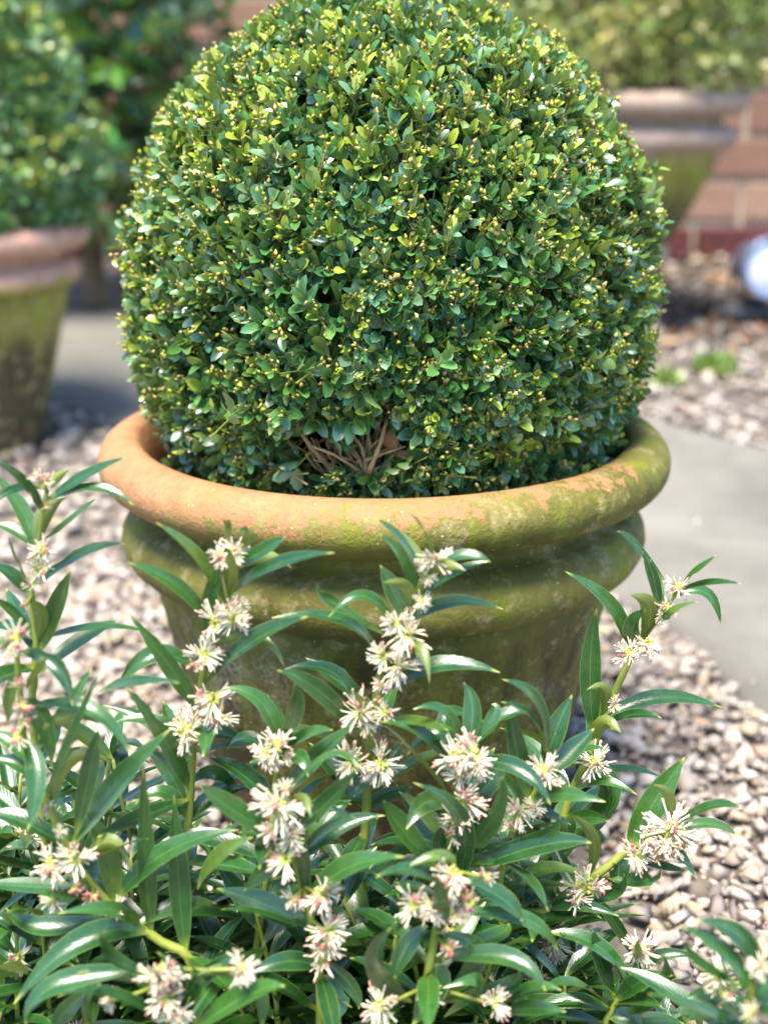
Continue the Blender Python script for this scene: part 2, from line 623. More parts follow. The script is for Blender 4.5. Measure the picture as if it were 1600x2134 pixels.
def build_pot(root, H, Rr, bead, band_r, band_z, body_top, base_r, mat, wob=.006, seed=0, soil_drop=.05):
    pr, zb = pot_profile(H, Rr, bead, band_r, band_z, body_top, base_r)
    pr.append((body_top - .012, zb + .012))
    pr.append((body_top - .02, H - bead))
    link('body', lathe('pot_body', pr, 128, wob, True, seed), mat, root)
    # moulded band below the rim: undercut, half round, then a sloping neck
    bh = band_z - bead * 1.75
    bp = [(body_top - .016, zb - .003)]
    for i in range(11):
        a = -math.pi / 2 + math.pi * i / 10
        bp.append((band_r - bh * .34 + math.cos(a) * bh * .36, zb + bh * .34 + math.sin(a) * bh * .34))
    nk = min(band_r - bh * .34 - .009, Rr - bead * 1.5)  # recessed neck
    bp += [(nk + .006, zb + bh * .74), (nk, zb + bh * .95), (nk - .001, H - bead * 1.5), (nk - .004, H - bead)]
    link('band', lathe('pot_band', bp, 128, wob, False, seed), mat, root)
    rp = []
    rc = Rr - bead
    for i in range(21):
        a = -math.pi * .62 + (math.pi * 1.30) * i / 20
        rp.append((rc + math.cos(a) * bead, H - bead + math.sin(a) * bead * .94))
    rp += [(rc - bead * .93, H - bead * 1.6), (rc - bead * 1.0, H - soil_drop - .05)]
    link('rim', lathe('pot_rim', rp, 128, wob, False, seed), mat, root)
    sp = [(0, 0)]
    vs, fs = [(0, 0, H - soil_drop + .004)], []
    ri = rc - bead * .9
    for j in range(1, 9):
        for i in range(48):
            a = 2 * math.pi * i / 48
            r = ri * j / 8
            vs.append((r * math.cos(a), r * math.sin(a), H - soil_drop + .010 * mnoise.noise(Vector((r * 22 * math.cos(a), r * 22 * math.sin(a), seed)))))
    for i in range(48):
        fs.append((0, 1 + i, 1 + (i + 1) % 48))
        for j in range(7):
            a, b = 1 + j * 48, 1 + (j + 1) * 48
            fs.append((a + i, b + i, b + (i + 1) % 48, a + (i + 1) % 48))
    link('soil', mesh('pot_soil', vs, fs), M_soil, root)


POT_H = .436
pot = empty('terracotta_pot')
tag(pot, 'big weathered terracotta pot with rolled orange rim and mossy green sides', 'pot')
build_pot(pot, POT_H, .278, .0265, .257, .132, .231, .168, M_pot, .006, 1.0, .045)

# ------------------------------------------------------------------ small-leaved foliage
LV = np.array([(0, 0, 0),
               (.22, -.24, .075), (.22, 0, 0), (.22, .24, .075),
               (.55, -.29, .10), (.55, 0, .0), (.55, .29, .10),
               (.85, -.19, .00), (.85, 0, -.03), (.85, .19, .00),
               (1.0, 0, -.06)])
LF = np.array([(0, 1, 2), (0, 2, 3), (1, 4, 5), (1, 5, 2), (2, 5, 6), (2, 6, 3), (4, 7, 8), (4, 8, 5), (5, 8, 9), (5, 9, 6), (7, 10, 8), (8, 10, 9)])
LUV = np.array([(0, .5), (.22, .05), (.22, .5), (.22, .95), (.55, 0), (.55, .5), (.55, 1), (.85, .1), (.85, .5), (.85, .9), (1, .5)])
OCT = np.array([(0, 0, 0), (.45, .32, 0), (.45, -.16, .28), (.45, -.16, -.28), (1, 0, 0)])
OCF = np.array([(0, 2, 1), (0, 3, 2), (0, 1, 3), (4, 1, 2), (4, 2, 3), (4, 3, 1)])


def nrm(a):
    return a / (np.linalg.norm(a, axis=1, keepdims=True) + 1e-9)


def shoots(P, D, pairs, lmin, lmax, width, pitch, pal, palp, tip_pal=None, spread=(.9, .45)):
    """opposite leaf pairs up each little twig; returns leaf transforms and tints"""
    k = len(P)
    U = nrm(np.cross(D, rng.normal(size=(k, 3))))
    W = np.cross(D, U)
    pos, ax, nm, sz, tn = [], [], [], [], []
    ph0 = rng.uniform(0, math.pi, k)
    base = rng.choice(len(pal), k, p=palp)
    vig = rng.uniform(.78, 1.18, k)
    for i in range(pairs):
        u = i / max(1, pairs - 1)
        for sgn in (0, math.pi):
            a = ph0 + i * math.pi / 2 + sgn + rng.normal(0, .25, k)
            rad = U * np.cos(a)[:, None] + W * np.sin(a)[:, None]
            sp = spread[0] + (spread[1] - spread[0]) * u + rng.normal(0, .16, k)
            axis = D * np.cos(sp)[:, None] + rad * np.sin(sp)[:, None]
            pos.append(P + D * (pitch * (i - pairs + 1)) + rad * .001)
            ax.append(axis)
            nm.append(D * np.sin(sp)[:, None] - rad * np.cos(sp)[:, None] + rng.normal(size=(k, 3)) * .32)
            s = rng.uniform(lmin, lmax, k) * (1.0 - .30 * u) * vig
            sz.append(s)
            c = pal[base] * rng.uniform(.75, 1.3, (k, 1)) * np.array([1, 1, 1]) + rng.normal(0, .006, (k, 3))
            if tip_pal is not None and i == pairs - 1:
                sel = rng.random(k) < (tip_pal[1] + (tip_pal[2] * np.clip(D[:, 2] - .3, 0, 1) if len(tip_pal) > 2 else 0))
                c[sel] = np.array(tip_pal[0]) * rng.uniform(.7, 1.2, (sel.sum(), 1))
            tn.append(np.clip(c, .004, 1))
    return [np.concatenate(a) for a in (pos, ax, nm, sz, tn)]


def leaf_mesh(name, pos, ax, nm, sz, tn, width, mat, parent):
    Rm = rot_from(ax, nm)
    n = len(pos)
    T = np.repeat(LV[None], n, 0)
    T[:, :, 1] *= (width * rng.uniform(.68, 1.02, n))[:, None]
    T[:, :, 2] += (rng.normal(0, .10, n)[:, None]) * T[:, :, 0] ** 2 + rng.normal(0, .05, (n, 1)) * T[:, :, 1]
    V = np.einsum('kij,kvj->kvi', Rm, T) * sz[:, None, None] + pos[:, None, :]
    return bulk(name, V, LF, 0, mat, tn, uv=LUV, parent=parent)


def buds(name, P, D, n, smin, smax, pal, mat, parent, jitter=.006):
    k = len(P)
    pos = np.repeat(P, n, 0) + rng.normal(size=(k * n, 3)) * jitter + np.repeat(D, n, 0) * rng.uniform(-.012, .007, (k * n, 1))
    ax = nrm(np.repeat(D, n, 0) + rng.normal(size=(k * n, 3)) * .7)
    s = rng.uniform(smin, smax, k * n)
    Rm = rot_from(ax, rng.normal(size=(k * n, 3)))
    V = np.einsum('kij,vj->kvi', Rm, OCT) * s[:, None, None] + pos[:, None, :]
    t = pal[rng.integers(0, len(pal), k * n)] * rng.uniform(.7, 1.25, (k * n, 1))
    return bulk(name, V, OCF, 0, mat, t, parent=parent)


def twig_mesh(name, A, B, r, mat, parent):
    """many little three-sided twigs from A to B"""
    k = len(A)
    d = nrm(B - A)
    u = nrm(np.cross(d, np.array([.3, .5, .8])))
    w = np.cross(d, u)
    vs = []
    for P, rr in ((A, r), (B, r * .7)):
        for a in (0, 2.094, 4.189):
            vs.append(P + (u * math.cos(a) + w * math.sin(a)) * rr)
    V = np.stack(vs, 1)
    F = np.array([(0, 1, 4, 3), (1, 2, 5, 4), (2, 0, 3, 5)])
    return bulk(name, V, F, 0, mat, parent=parent)


def fib(n):
    i = np.arange(n) + .5
    z = 1 - 2 * i / n
    a = math.pi * (1 + 5 ** .5) * i
    s = np.sqrt(1 - z * z)
    return np.stack([s * np.cos(a), s * np.sin(a), z], 1)


# --- the clipped box ball
BC = np.array([.007, 0.0, .587])
BR = .2375
ball = empty('boxwood_ball', (0, 0, POT_H - .045))
tag(ball, 'clipped round boxwood bush growing in the big terracotta pot', 'bush')
BO = np.array(ball.location)


def ball_radius(d):
    """slightly uneven globe, fuller at the waist and flatter low down"""
    w = np.array([mnoise.noise(Vector(v * 2.3)) * .012 + mnoise.noise(Vector(v * 7)) * .011 for v in d])
    return BR + w


def gap_mask(P):
    px, py = proj(P)
    e1 = ((px - 730) / 150) ** 2 + ((py - 932) / 56) ** 2
    e2 = ((px - 1180) / 70) ** 2 + ((py - 930) / 45) ** 2
    e3 = ((px - 380) / 70) ** 2 + ((py - 940) / 35) ** 2
    front = P[:, 1] < .05
    return front & ((e1 < 1) & (rng.random(len(P)) < .93) | (e2 < 1) & (rng.random(len(P)) < .6) | (e3 < 1) & (rng.random(len(P)) < .4))


d0 = fib(6100)
d0 = nrm(d0 + rng.normal(size=d0.shape) * .012)
keep = (d0[:, 1] < .25) | (rng.random(len(d0)) < .55)
d0 = d0[keep]
low = np.where(d0[:, 2] < 0, 1 + .30 * d0[:, 2] ** 2, 1)[:, None] * np.array([1, 1, 0]) + np.array([0, 0, 1])
P0 = BC + d0 * low * (ball_radius(d0) + rng.normal(0, .005, len(d0)))[:, None]
thin = np.array([mnoise.noise(Vector(v * 9 + np.array([3, 1, 7]))) for v in d0])
ok = (P0[:, 2] > POT_H - .035) & ~gap_mask(P0) & ~((thin < -.22) & (rng.random(len(d0)) < .6))
d0, P0 = d0[ok], P0[ok]
D0 = nrm(d0 + np.array([0, 0, .35]) + rng.normal(size=d0.shape) * .38)
# skirt of foliage filling the pot mouth
ns = 1300
aa = rng.uniform(0, 2 * math.pi, ns)
rr = rng.uniform(.13, .214, ns)
Ps = np.stack([rr * np.cos(aa) + .006, rr * np.sin(aa), rng.uniform(POT_H - .03, POT_H + .035, ns)], 1)
ok = ~gap_mask(Ps)
Ps, aa = Ps[ok], aa[ok]
Ds = nrm(np.stack([np.cos(aa), np.sin(aa), np.full(len(aa), .9)], 1) + rng.normal(size=(len(aa), 3)) * .4)
P1, D1 = np.concatenate([P0, Ps]), np.concatenate([D0, Ds])
pal_box = np.array([(.045, .165, .042), (.090, .235, .048), (.030, .120, .042), (.195, .300, .045), (.130, .250, .120), (.060, .185, .100)])
pp = [.30, .24, .18, .11, .09, .08]
L1 = shoots(P1, D1, 4, .0150, .0230, .6, .0058, pal_box, pp, ((.36, .43, .03), .13, .80))
# a few soft lime sprigs
_c = L1[0] + L1[1] * (L1[3] * .5)[:, None]
_px, _py = proj(_c)
for (qx, qy, qr) in ((1062, 935, 30), (390, 310, 34), (1182, 508, 24), (650, 130, 26), (1140, 470, 20), (1085, 930, 24), (340, 640, 16), (880, 150, 22), (560, 60, 26), (700, 40, 26)):
    q = ((_px - qx) ** 2 + (_py - qy) ** 2 < qr ** 2) & (_c[:, 1] < 0)
    L1[4][q] = np.array([.34, .46, .03]) * rng.uniform(.75, 1.1, (q.sum(), 1))
# inner, older leaves close the crown
di = nrm(fib(2300) + rng.normal(size=(2300, 3)) * .02)
Pi = BC + di * np.where(di[:, 2:] < 0, 1 + .3 * di[:, 2:] ** 2, 1) * (BR - .030 + rng.normal(0, .008, len(di)))[:, None]
ok = (Pi[:, 2] > POT_H - .03) & ~gap_mask(Pi)
L2 = shoots(Pi[ok], nrm(di[ok] + rng.normal(size=di[ok].shape) * .5), 3, .016, .022, .6, .006, pal_box[:3] * .9, [.4, .3, .3])
LA = [np.concatenate([a, b]) for a, b in zip(L1, L2)]
# the 300 leaves that show largest become leaves of their own
cen = LA[0] + LA[1] * (LA[3] * .5)[:, None]
px, py = proj(cen)
view = nrm(np.array(CAM) - cen)
facing = np.abs((rot_from(LA[1], LA[2])[:, :, 2] * view).sum(1))
outer = np.linalg.norm(cen - BC, axis=1)
score = LA[3] * facing * (outer > BR + .0) / np.linalg.norm(np.array(CAM) - cen, axis=1) * (cen[:, 1] < -.03)
top = np.argsort(-score)[:300]
rest = np.ones(len(cen), bool)
rest[top] = False
LR = [a[rest] for a in LA]
leaf_mesh('foliage', LR[0] - BO, *LR[1:], 1.0, M_box, ball)['kind'] = 'stuff'
protos = []
for i in range(6):
    me = bpy.data.meshes.new('box_leaf')
    me.from_pydata([tuple(v) for v in LV], [], [tuple(f) for f in LF.tolist()])
    a = me.attributes.new('tint', 'FLOAT_COLOR', 'POINT')
    a.data.foreach_set('color', np.tile(np.append(pal_box[i] * 1.05, 1), len(LV)).astype(np.float32))
    u = me.uv_layers.new(name='UVMap')
    u.data.foreach_set('uv', LUV[LF.reshape(-1)].reshape(-1).astype(np.float32))
    me.materials.append(M_box)
    me.polygons.foreach_set('use_smooth', [True] * len(me.polygons))
    protos.append(me)
RT = rot_from(LA[1][top], LA[2][top])
for q, i in enumerate(top):
    o = bpy.data.objects.new('leaf', protos[rng.choice(6, p=pp)])
    col.objects.link(o)
    o.parent = ball
    o.matrix_basis = Matrix.Translation(Vector(LA[0][i] - BO)) @ Matrix(RT[q].tolist()).to_4x4() @ Matrix.Scale(float(LA[3][i]), 4)
tan = np.array([(.48, .38, .10), (.52, .41, .17), (.46, .44, .06), (.38, .28, .10), (.36, .46, .04), (.30, .40, .03)])
sel = rng.random(len(P1)) < .60
Dt = nrm(D1 + np.array([0, 0, .55]))[sel]
Pt = P1[sel] - BO
buds('flower_buds', Pt + Dt * .005, Dt, 6, .0038, .0076, tan, M_bud, ball, .0024)['kind'] = 'stuff'
twig_mesh('budding_twigs', Pt - Dt * .022, Pt + Dt * .011, .0011, M_twigy, ball)['kind'] = 'stuff'
twig_mesh('twigs', P1 - BO - D1 * .034, P1 - BO + D1 * .004, .00095, M_stem, ball)['kind'] = 'stuff'

# trunk and limbs inside
tr = [Vector((.0, .02, -.03)), Vector((.006, .015, .04)), Vector((.0, .01, .10))]
link('trunk', tube('trunk', smooth_path(tr, 8), lambda t: .018 - .006 * t, 9), M_bark, ball)
for i in range(26):
    a = random.uniform(0, 2 * math.pi)
    e = random.uniform(-.25, 1.2)
    rl = random.uniform(.17, .215)
    d = Vector((math.cos(a) * math.cos(e), math.sin(a) * math.cos(e), math.sin(e)))
    s = Vector((.0, .015, random.uniform(.0, .09)))
    e2 = Vector(BC - BO) + d * rl
    if e2.z < .03: e2.z = .03 + random.random() * .03
    m1 = s.lerp(e2, .5) + Vector((random.gauss(0, .015), random.gauss(0, .015), .01))
    link('limb', tube('limb', smooth_path([s, m1, e2], 8), lambda t: .006 - .004 * t, 6), M_bark, ball)
# bare pale twigs in the gap above the rim
for pts, Y, r0 in [
    ([(765, 990), (740, 945), (690, 905), (668, 880)], -.175, .0034), ([(765, 985), (752, 930), (722, 895)], -.185, .0028),
    ([(768, 985), (790, 930), (806, 872)], -.19, .0032), ([(762, 980), (770, 930), (765, 890)], -.18, .0022), ([(758, 975), (735, 925), (742, 885)], -.176, .0026), ([(770, 985), (815, 955), (835, 900)], -.182, .0022),
    ([(755, 985), (700, 950), (650, 930)], -.180, .0026),
    ([(700, 985), (660, 945), (625, 900)], -.165, .0042), ([(760, 960), (800, 945), (845, 930)], -.185, .0022),
    ([(735, 960), (712, 920), (690, 880)], -.18, .0022),
    ([(1150, 1000), (1172, 940), (1190, 875)], -.118, .0042), ([(1186, 885), (1140, 905), (1085, 930)], -.13, .0022),
    ([(1215, 950), (1250, 910), (1275, 885)], -.07, .0030), ([(560, 965), (600, 985), (640, 1010)], -.19, .0024),
    ([(340, 905), (352, 940), (372, 985)], -.06, .0038), ([(395, 915), (402, 950), (420, 990)], -.10, .0030),
    ([(1330, 655), (1300, 690), (1318, 720)], -.05, .0026), ([(1270, 800), (1280, 735), (1295, 690)], -.10, .0022)]:
    ps = [at(x, y, Y - (.028 if Y < -.164 and x > 600 else 0) + random.uniform(-.006, .006)) - Vector(BO) for x, y in pts]
    link('bare_twig', tube('bare_twig', smooth_path(ps, 9), lambda t, r0=r0: r0 * .72 * (1 - .45 * t) * (1 + .25 * math.sin(t * 21)), 6), M_twig, ball)

# finer bare twigs fanning through the thin base, and dead leaves caught among them
for i in range(74):
    if i < 44:
        bx, by = random.gauss(750, 42), random.uniform(965, 1005)
        a = random.uniform(-1.25, 1.25)
        L = random.uniform(45, 120)
        Yb = random.uniform(-.20, -.165)
    else:
        bx, by = random.uniform(400, 1260), random.uniform(965, 1000)
        a = random.uniform(-.9, .9)
        L = random.uniform(40, 95)
        Yb = -math.sqrt(max(.004, .19 ** 2 - ((bx - 815) * .00046) ** 2)) + random.uniform(-.005, .02)
    e = (bx + math.sin(a) * L, by - math.cos(a) * L)
    k = ((bx + e[0]) / 2 + random.gauss(0, 7), (by + e[1]) / 2 + random.gauss(0, 7))
    ps = [at(bx, by, Yb) - Vector(BO), at(*k, Yb - .004) - Vector(BO), at(*e, Yb - .012) - Vector(BO)]
    r0 = random.uniform(.0007, .0019)
    link('bare_twig', tube('bare_twig', smooth_path(ps, 6), lambda t, r0=r0: r0 * (1 - .4 * t), 5), M_twig, ball)
nd = 90
xd, yd = rng.normal(750, 70, nd), rng.uniform(900, 1005, nd)
pd = np.array([tuple(at(a, b, -.165 + random.uniform(-.03, .03))) for a, b in zip(xd, yd)]) - BO
leaf_mesh('dead_leaves', pd, nrm(rng.normal(size=(nd, 3))), rng.normal(size=(nd, 3)), rng.uniform(.010, .019, nd),
          np.array([(.30, .15, .07), (.40, .27, .12), (.22, .10, .05)])[rng.integers(0, 3, nd)], .9, mat_attr('dead_box_leaf', .7, .3), ball)['kind'] = 'stuff'

# ------------------------------------------------------------------ sweet box shoots
def leaf_geo(B, Mi, T, w, N, seed, cup=.20, nseg=9):
    """one lanceolate leaf along base-mid-tip; returns verts, faces, uvs"""
    r = random.Random(seed)
    C = Mi * 2 - (B + T) * .5
    vs, fs, uv = [], [], []
    ph = r.uniform(0, 6)
    tw = r.uniform(-.35, .35)
    r2, ni, sg = r.random(), r.randint(3, nseg - 2), r.choice((-1, 1))
    for i in range(nseg + 1):
        t = i / nseg
        p = B * (1 - t) ** 2 + C * (2 * t * (1 - t)) + T * t * t
        tg = ((C - B) * (1 - t) + (T - C) * t).normalized()
        n = (N - tg * N.dot(tg))
        n = n.normalized() if n.length > 1e-4 else Vector((0, 0, 1))
        s = n.cross(tg)
        a = tw * (t - .3)
        n, s = n * math.cos(a) + s * math.sin(a), s * math.cos(a) - n * math.sin(a)
        f = (t ** .85) * ((1 - t) ** 1.08) / .262 * .5
        f = max(f, .055 if t < .2 else .012)
        nib = .55 if (r2 < .16 and i == ni) else 1
        for v in (-1, -.52, 0, .52, 1):
            und = .035 * math.sin(t * 9 + ph + (2 if v > 0 else 0)) * abs(v)
            vs.append(p + s * (v * (nib if v * sg > 0 else 1) * w * f) + n * (w * f * (cup * abs(v) ** 1.25 + und)))
            uv.append((t, v * .5 + .5))
    for i in range(nseg):
        for k in range(4):
            a = i * 5 + k
            fs.append((a, a + 5, a + 6, a + 1))
    return vs, fs, uv


def leaf_obj(geo, rnd, parent, name='leaf'):
    vs, fs, uv = geo
    me = mesh('sweet_box_leaf', vs, fs)
    u = me.uv_layers.new(name='UVMap')
    li = np.empty(len(me.loops), np.int32)
    me.loops.foreach_get('vertex_index', li)
    u.data.foreach_set('uv', np.array(uv)[li].reshape(-1).astype(np.float32))
    a = me.attributes.new('rnd', 'FLOAT', 'POINT')
    a.data.foreach_set('value', np.full(len(vs), rnd, np.float32))
    return link(name, me, M_leaf, parent)


CREAM, WHITE, PINK, LIME = (.74, .74, .19), (.93, .88, .64), (.50, .17, .15), (.52, .56, .08)


def flower_proto(seed, nf, pink, fill):
    """tuft of thick pale filaments with dusky tips on a yellow-green centre, facing +Z"""
    r = random.Random(seed)
    vs, fs, cs = [], [], []

    def fil(d, L, r0, r1, c0, c1, c2, bend):
        st = len(vs)
        u = d.orthogonal().normalized()
        w = d.cross(u)
        bv = u * math.cos(bend[0]) + w * math.sin(bend[0])
        rows = ((0, r0, c0), (.45, r0, c1), (.86, r1, c1), (.93, r1 * 1.5, c2), (1.0, r1 * .8, c2))
        for (t, rad, c) in rows:
            p = d * (.12 + L * t) + bv * (bend[1] * t * t)
            for k in range(4):
                a = k * math.pi / 2
                vs.append(p + (u * math.cos(a) + w * math.sin(a)) * rad)
                cs.append(c)
        for i in range(len(rows) - 1):
            for k in range(4):
                fs.append((st + i * 4 + k, st + i * 4 + (k + 1) % 4, st + i * 4 + 4 + (k + 1) % 4, st + i * 4 + 4 + k))
        e = st + (len(rows) - 1) * 4
        fs.append((e, e + 1, e + 2, e + 3))

    nb = 5 if fill else 4
    cones = []
    while len(cones) < nb:
        z, a = r.uniform(-.3 if fill else .0, 1), r.uniform(0, 2 * math.pi)
        q = math.sqrt(max(0, 1 - z * z))
        c = Vector((q * math.cos(a), q * math.sin(a), z))
        if all(c.angle(o) > .7 for o in cones) or r.random() < .05: cones.append(c)
    for i in range(nf):
        c = cones[i % nb]
        d = (c + Vector((r.gauss(0, 1), r.gauss(0, 1), r.gauss(0, 1))).normalized() * r.uniform(.05, .62)).normalized()
        if r.random() < pink:
            fil(d, r.uniform(.30, .55), .085, .10, LIME, (.62, .38, .30), PINK, (r.uniform(0, 6), r.uniform(0, .1)))
        else:
            tipc = r.choice([(.62, .44, .30), (.52, .20, .19), (.70, .62, .44), (.72, .66, .48), (.56, .32, .26)])
            fil(d, r.uniform(.40, .98), .032, .038, CREAM, WHITE, tipc, (r.uniform(0, 6), r.uniform(-.3, .42)))
    for c in cones:
        fil(c, .30, .13, .09, LIME, (.62, .62, .16), (.72, .68, .30), (0, 0))
    for i in range(10):
        a = i * 2.4
        d = Vector((math.cos(a), math.sin(a), r.uniform(-.1, .9))).normalized()
        fil(d, r.uniform(.12, .28), .10, .06, LIME, (.46, .47, .12), (.50, .50, .16), (0, 0))
    me = mesh('flower_cluster', vs, fs)
    a = me.attributes.new('tint', 'FLOAT_COLOR', 'POINT')
    a.data.foreach_set('color', np.array([(*c, 1) for c in cs], np.float32).reshape(-1))
    me.materials.append(M_flower)
    me.polygons.foreach_set('use_smooth', [True] * len(me.polygons))
    return me


FW = [flower_proto(s, n, p, f) for s, n, p, f in ((1, 80, .08, True), (2, 92, .05, True), (3, 60, .12, False), (4, 90, .06, True), (5, 54, .16, False),
                                                  (6, 66, .12, True), (7, 46, .08, False), (8, 84, .03, True), (9, 50, .16, True))]
FPK = [flower_proto(s, n, p, True) for s, n, p in ((11, 26, .75), (12, 22, .85), (13, 30, .6), (14, 18, .9))]
TOCAM = Vector((0, -.85, .5)).normalized()
ZUP = Vector((0, 0, 1))


def flower(parent, p, outdir, r, pink=False):
    me = random.choice(FPK if pink else FW)
    o = bpy.data.objects.new('flower_cluster', me)
    col.objects.link(o)
    o.parent = parent
    q = outdir.to_track_quat('Z', 'Y').to_matrix().to_4x4()
    o.matrix_basis = Matrix.Translation(p) @ q @ Matrix.Rotation(random.uniform(0, 6.28), 4, 'Z') @ Matrix.Scale(r, 4)
    return o


def nearest(path, p):
    return min(path, key=lambda q: (q - p).length)


class Plant:
    def __init__(s, name, label, root, group='sweet box plants in front of the pot'):
        s.o = empty(name, root)
        s.root = Vector(root)
        tag(s.o, label, 'plant', group)
        s.count = 0
        s.extra = []

    def leaf(s, geo, rnd, stem, name='leaf'):
        if s.count < 300:
            s.count += 1
            leaf_obj(geo, rnd, stem, name)
        else:
            s.extra.append((geo, rnd))

    def finish(s):
        if not s.extra: return
        V, F, U, K = [], [], [], []
        for (vs, fs, uv), r in s.extra:
            o = len(V)
            V += vs
            U += uv
            K += [r] * len(vs)
            F += [tuple(i + o for i in f) for f in fs]
        me = mesh('foliage', V, F)
        u = me.uv_layers.new(name='UVMap')
        li = np.empty(len(me.loops), np.int32)
        me.loops.foreach_get('vertex_index', li)
        u.data.foreach_set('uv', np.array(U)[li].reshape(-1).astype(np.float32))
        a = me.attributes.new('rnd', 'FLOAT', 'POINT')
        a.data.foreach_set('value', np.array(K, np.float32))
        link('foliage', me, M_leaf, s.o)['kind'] = 'stuff'


def shoot(pl, stem, Y, leaves, flowers, root=None, thick=.0030, lean=.0):
    """a shoot laid out along photo-plan points at depth Y (top first); leaves (base, mid, tip, width px, kind)"""
    n = len(stem)
    Ys = [Y + lean * (i / max(1, n - 1)) for i in range(n)]
    pts = [at(x, y, yy) for (x, y), yy in zip(stem, Ys)]
    last = pts[-1]
    if last.z > .02:
        rx = pl.root.x if root is None else root[0]
        ry = pl.root.y if root is None else root[1]
        g = Vector((last.x * .75 + rx * .25, last.y * .6 + ry * .4, -.006))
        pts += [last.lerp(g, .55) + Vector((random.gauss(0, .006), .004, 0)), g]
    path = smooth_path(pts, 10 + 3 * len(pts))
    loc = [p - pl.root for p in path]
    st = link('stem', tube('sweet_box_stem', loc, lambda t: thick * (.52 + .55 * t), 7), M_stem, pl.o)
    for L in leaves:
        (bx, by), (mx, my), (tx, ty), w = L[:4]
        kind = L[4] if len(L) > 4 else ''
        dy = random.uniform(-.045, .015) if 'b' not in kind else random.uniform(.01, .03)
        yb = Y + lean * min(1, max(0, (by - stem[0][1]) / max(1, stem[-1][1] - stem[0][1])))
        B, Mi, T = at(bx, by, yb), at(mx, my, yb + dy * .6), at(tx, ty, yb + dy)
        Mi = Mi.lerp((B + T) * .5, .22)
        # leaf stalk starts on the stem
        q = nearest(path, B)
        if 0 < (q - B).length < .05:
            B = B.lerp(q, .75 if (q - B).length > .004 else 1)
        depth = (B - CAM).dot(FWD)
        N = (ZUP * .55 + TOCAM * .75 + Vector((random.gauss(0, .28), random.gauss(0, .2), random.gauss(0, .2)))).normalized()
        if 'u' in kind: N = (-TOCAM * .9 + ZUP * .15 + Vector((random.gauss(0, .15), 0, 0))).normalized()
        rnd = random.random() ** 1.4
        geo = leaf_geo(B - pl.root, Mi - pl.root, T - pl.root, w * .92 * depth / FPX, N, random.random(), cup=random.uniform(.2, .48))
        pl.leaf(geo, rnd, st)
    # older leaves clothe the lower stem
    np_ = len(path)
    a0 = random.uniform(0, 6.28)
    for k in range(9):
        u = .52 + .42 * k / 9
        B = path[int(u * (np_ - 1))]
        if B.z < .03: break
        a = a0 + k * 2.4
        out = Vector((math.cos(a), math.sin(a) * .7 + .22, 0)).normalized()
        L = random.uniform(.060, .092)
        dirv = (out + ZUP * random.uniform(.1, .7)).normalized()
        Tp = B + dirv * L * .95 - ZUP * L * random.uniform(.02, .2)
        if Tp.y > -.20 and abs(Tp.x) < .26: continue
        Nn = (ZUP - out * .25 + Vector((random.gauss(0, .25), random.gauss(0, .2), 0))).normalized()
        pl.leaf(leaf_geo(B - pl.root, B + dirv * L * .52 - pl.root, Tp - pl.root, random.uniform(.0115, .0155), Nn, random.random(), cup=random.uniform(.2, .45), nseg=8), random.random() ** 1.6, st)
    for F in flowers:
        x, y, r = F[:3]
        pk = len(F) > 3 and random.random() < (.9 if x < 400 else .55)
        yy = Y + lean * min(1, max(0, (y - stem[0][1]) / max(1, stem[-1][1] - stem[0][1])))
        p = at(x, y, yy - .020)
        q = nearest(path, p)
        d = (p - q)
        d = (d.normalized() * .8 + TOCAM * .75 + Vector((random.gauss(0, .2), 0, random.gauss(0, .2)))).normalized()
        rad = r * 1.05 * (p - CAM).dot(FWD) / FPX
        # a short stalk joins the tuft to the stem
        c = q.lerp(p, .72)
        fo = flower(st, c - pl.root, d, rad, pk)
        if (c - q).length > .003:
            link('stalk', tube('stalk', [q - pl.root, q.lerp(c, .6) - pl.root + Vector((0, 0, -.001)), c - pl.root + d * rad * .1], .0014, 6), M_stem, st)
    return st


def random_shoot(pl, top_px, Y, h_frac=.9, nleaf=14, fl=.25, lmin=.062, lmax=.090):
    """fill shoot grown from the ground: arching leaves set spirally along the upper part"""
    T = at(top_px[0], top_px[1], Y)
    T.z = max(T.z, .07)
    g = Vector((T.x * .8 + pl.root.x * .2 + random.gauss(0, .015), T.y + random.uniform(-.01, .03), -.006))
    mid = g.lerp(T, .5) + Vector((random.gauss(0, .012), random.gauss(0, .008), 0))
    path = smooth_path([T, mid, g], 18)
    st = link('stem', tube('sweet_box_stem', [p - pl.root for p in path], lambda t: .0028 * (.5 + .55 * t), 6), M_stem, pl.o)
    axis = (T - mid).normalized()
    a0 = random.uniform(0, 6.28)
    for i in range(nleaf):
        u = i / nleaf * h_frac
        B = path[int(u * 17)]
        a = a0 + i * 2.4
        out = Vector((math.cos(a), math.sin(a), 0))
        L = random.uniform(lmin, lmax) * (.62 + .5 * min(1, u * 2.2))
        rise = random.uniform(.5, 1.15) * (1 - u * .7)
        dirv = (out + axis * rise).normalized()
        Mi = B + dirv * L * .52
        Tp = B + dirv * L * .93 + Vector((0, 0, -1)) * L * random.uniform(.02, .20) + out * L * .08
        if Tp.y > -.185: continue
        N = (ZUP * 1.0 - out * .25 + Vector((random.gauss(0, .2), random.gauss(0, .2), 0))).normalized()
        geo = leaf_geo(B - pl.root, Mi - pl.root, Tp - pl.root, random.uniform(.0115, .0160), N, random.random(), cup=random.uniform(.2, .45), nseg=8)
        pl.leaf(geo, random.random() ** 1.6, st)
    for i in range(7):
        if random.random() < fl:
            q = path[int(random.uniform(.0, .6) * 17)]
            d = Vector((random.uniform(-1, 1), -1.0, random.uniform(-.2, .6))).normalized()
            flower(st, q + d * .004 - pl.root, d, random.uniform(.011, .018), random.random() < .25)
    return st


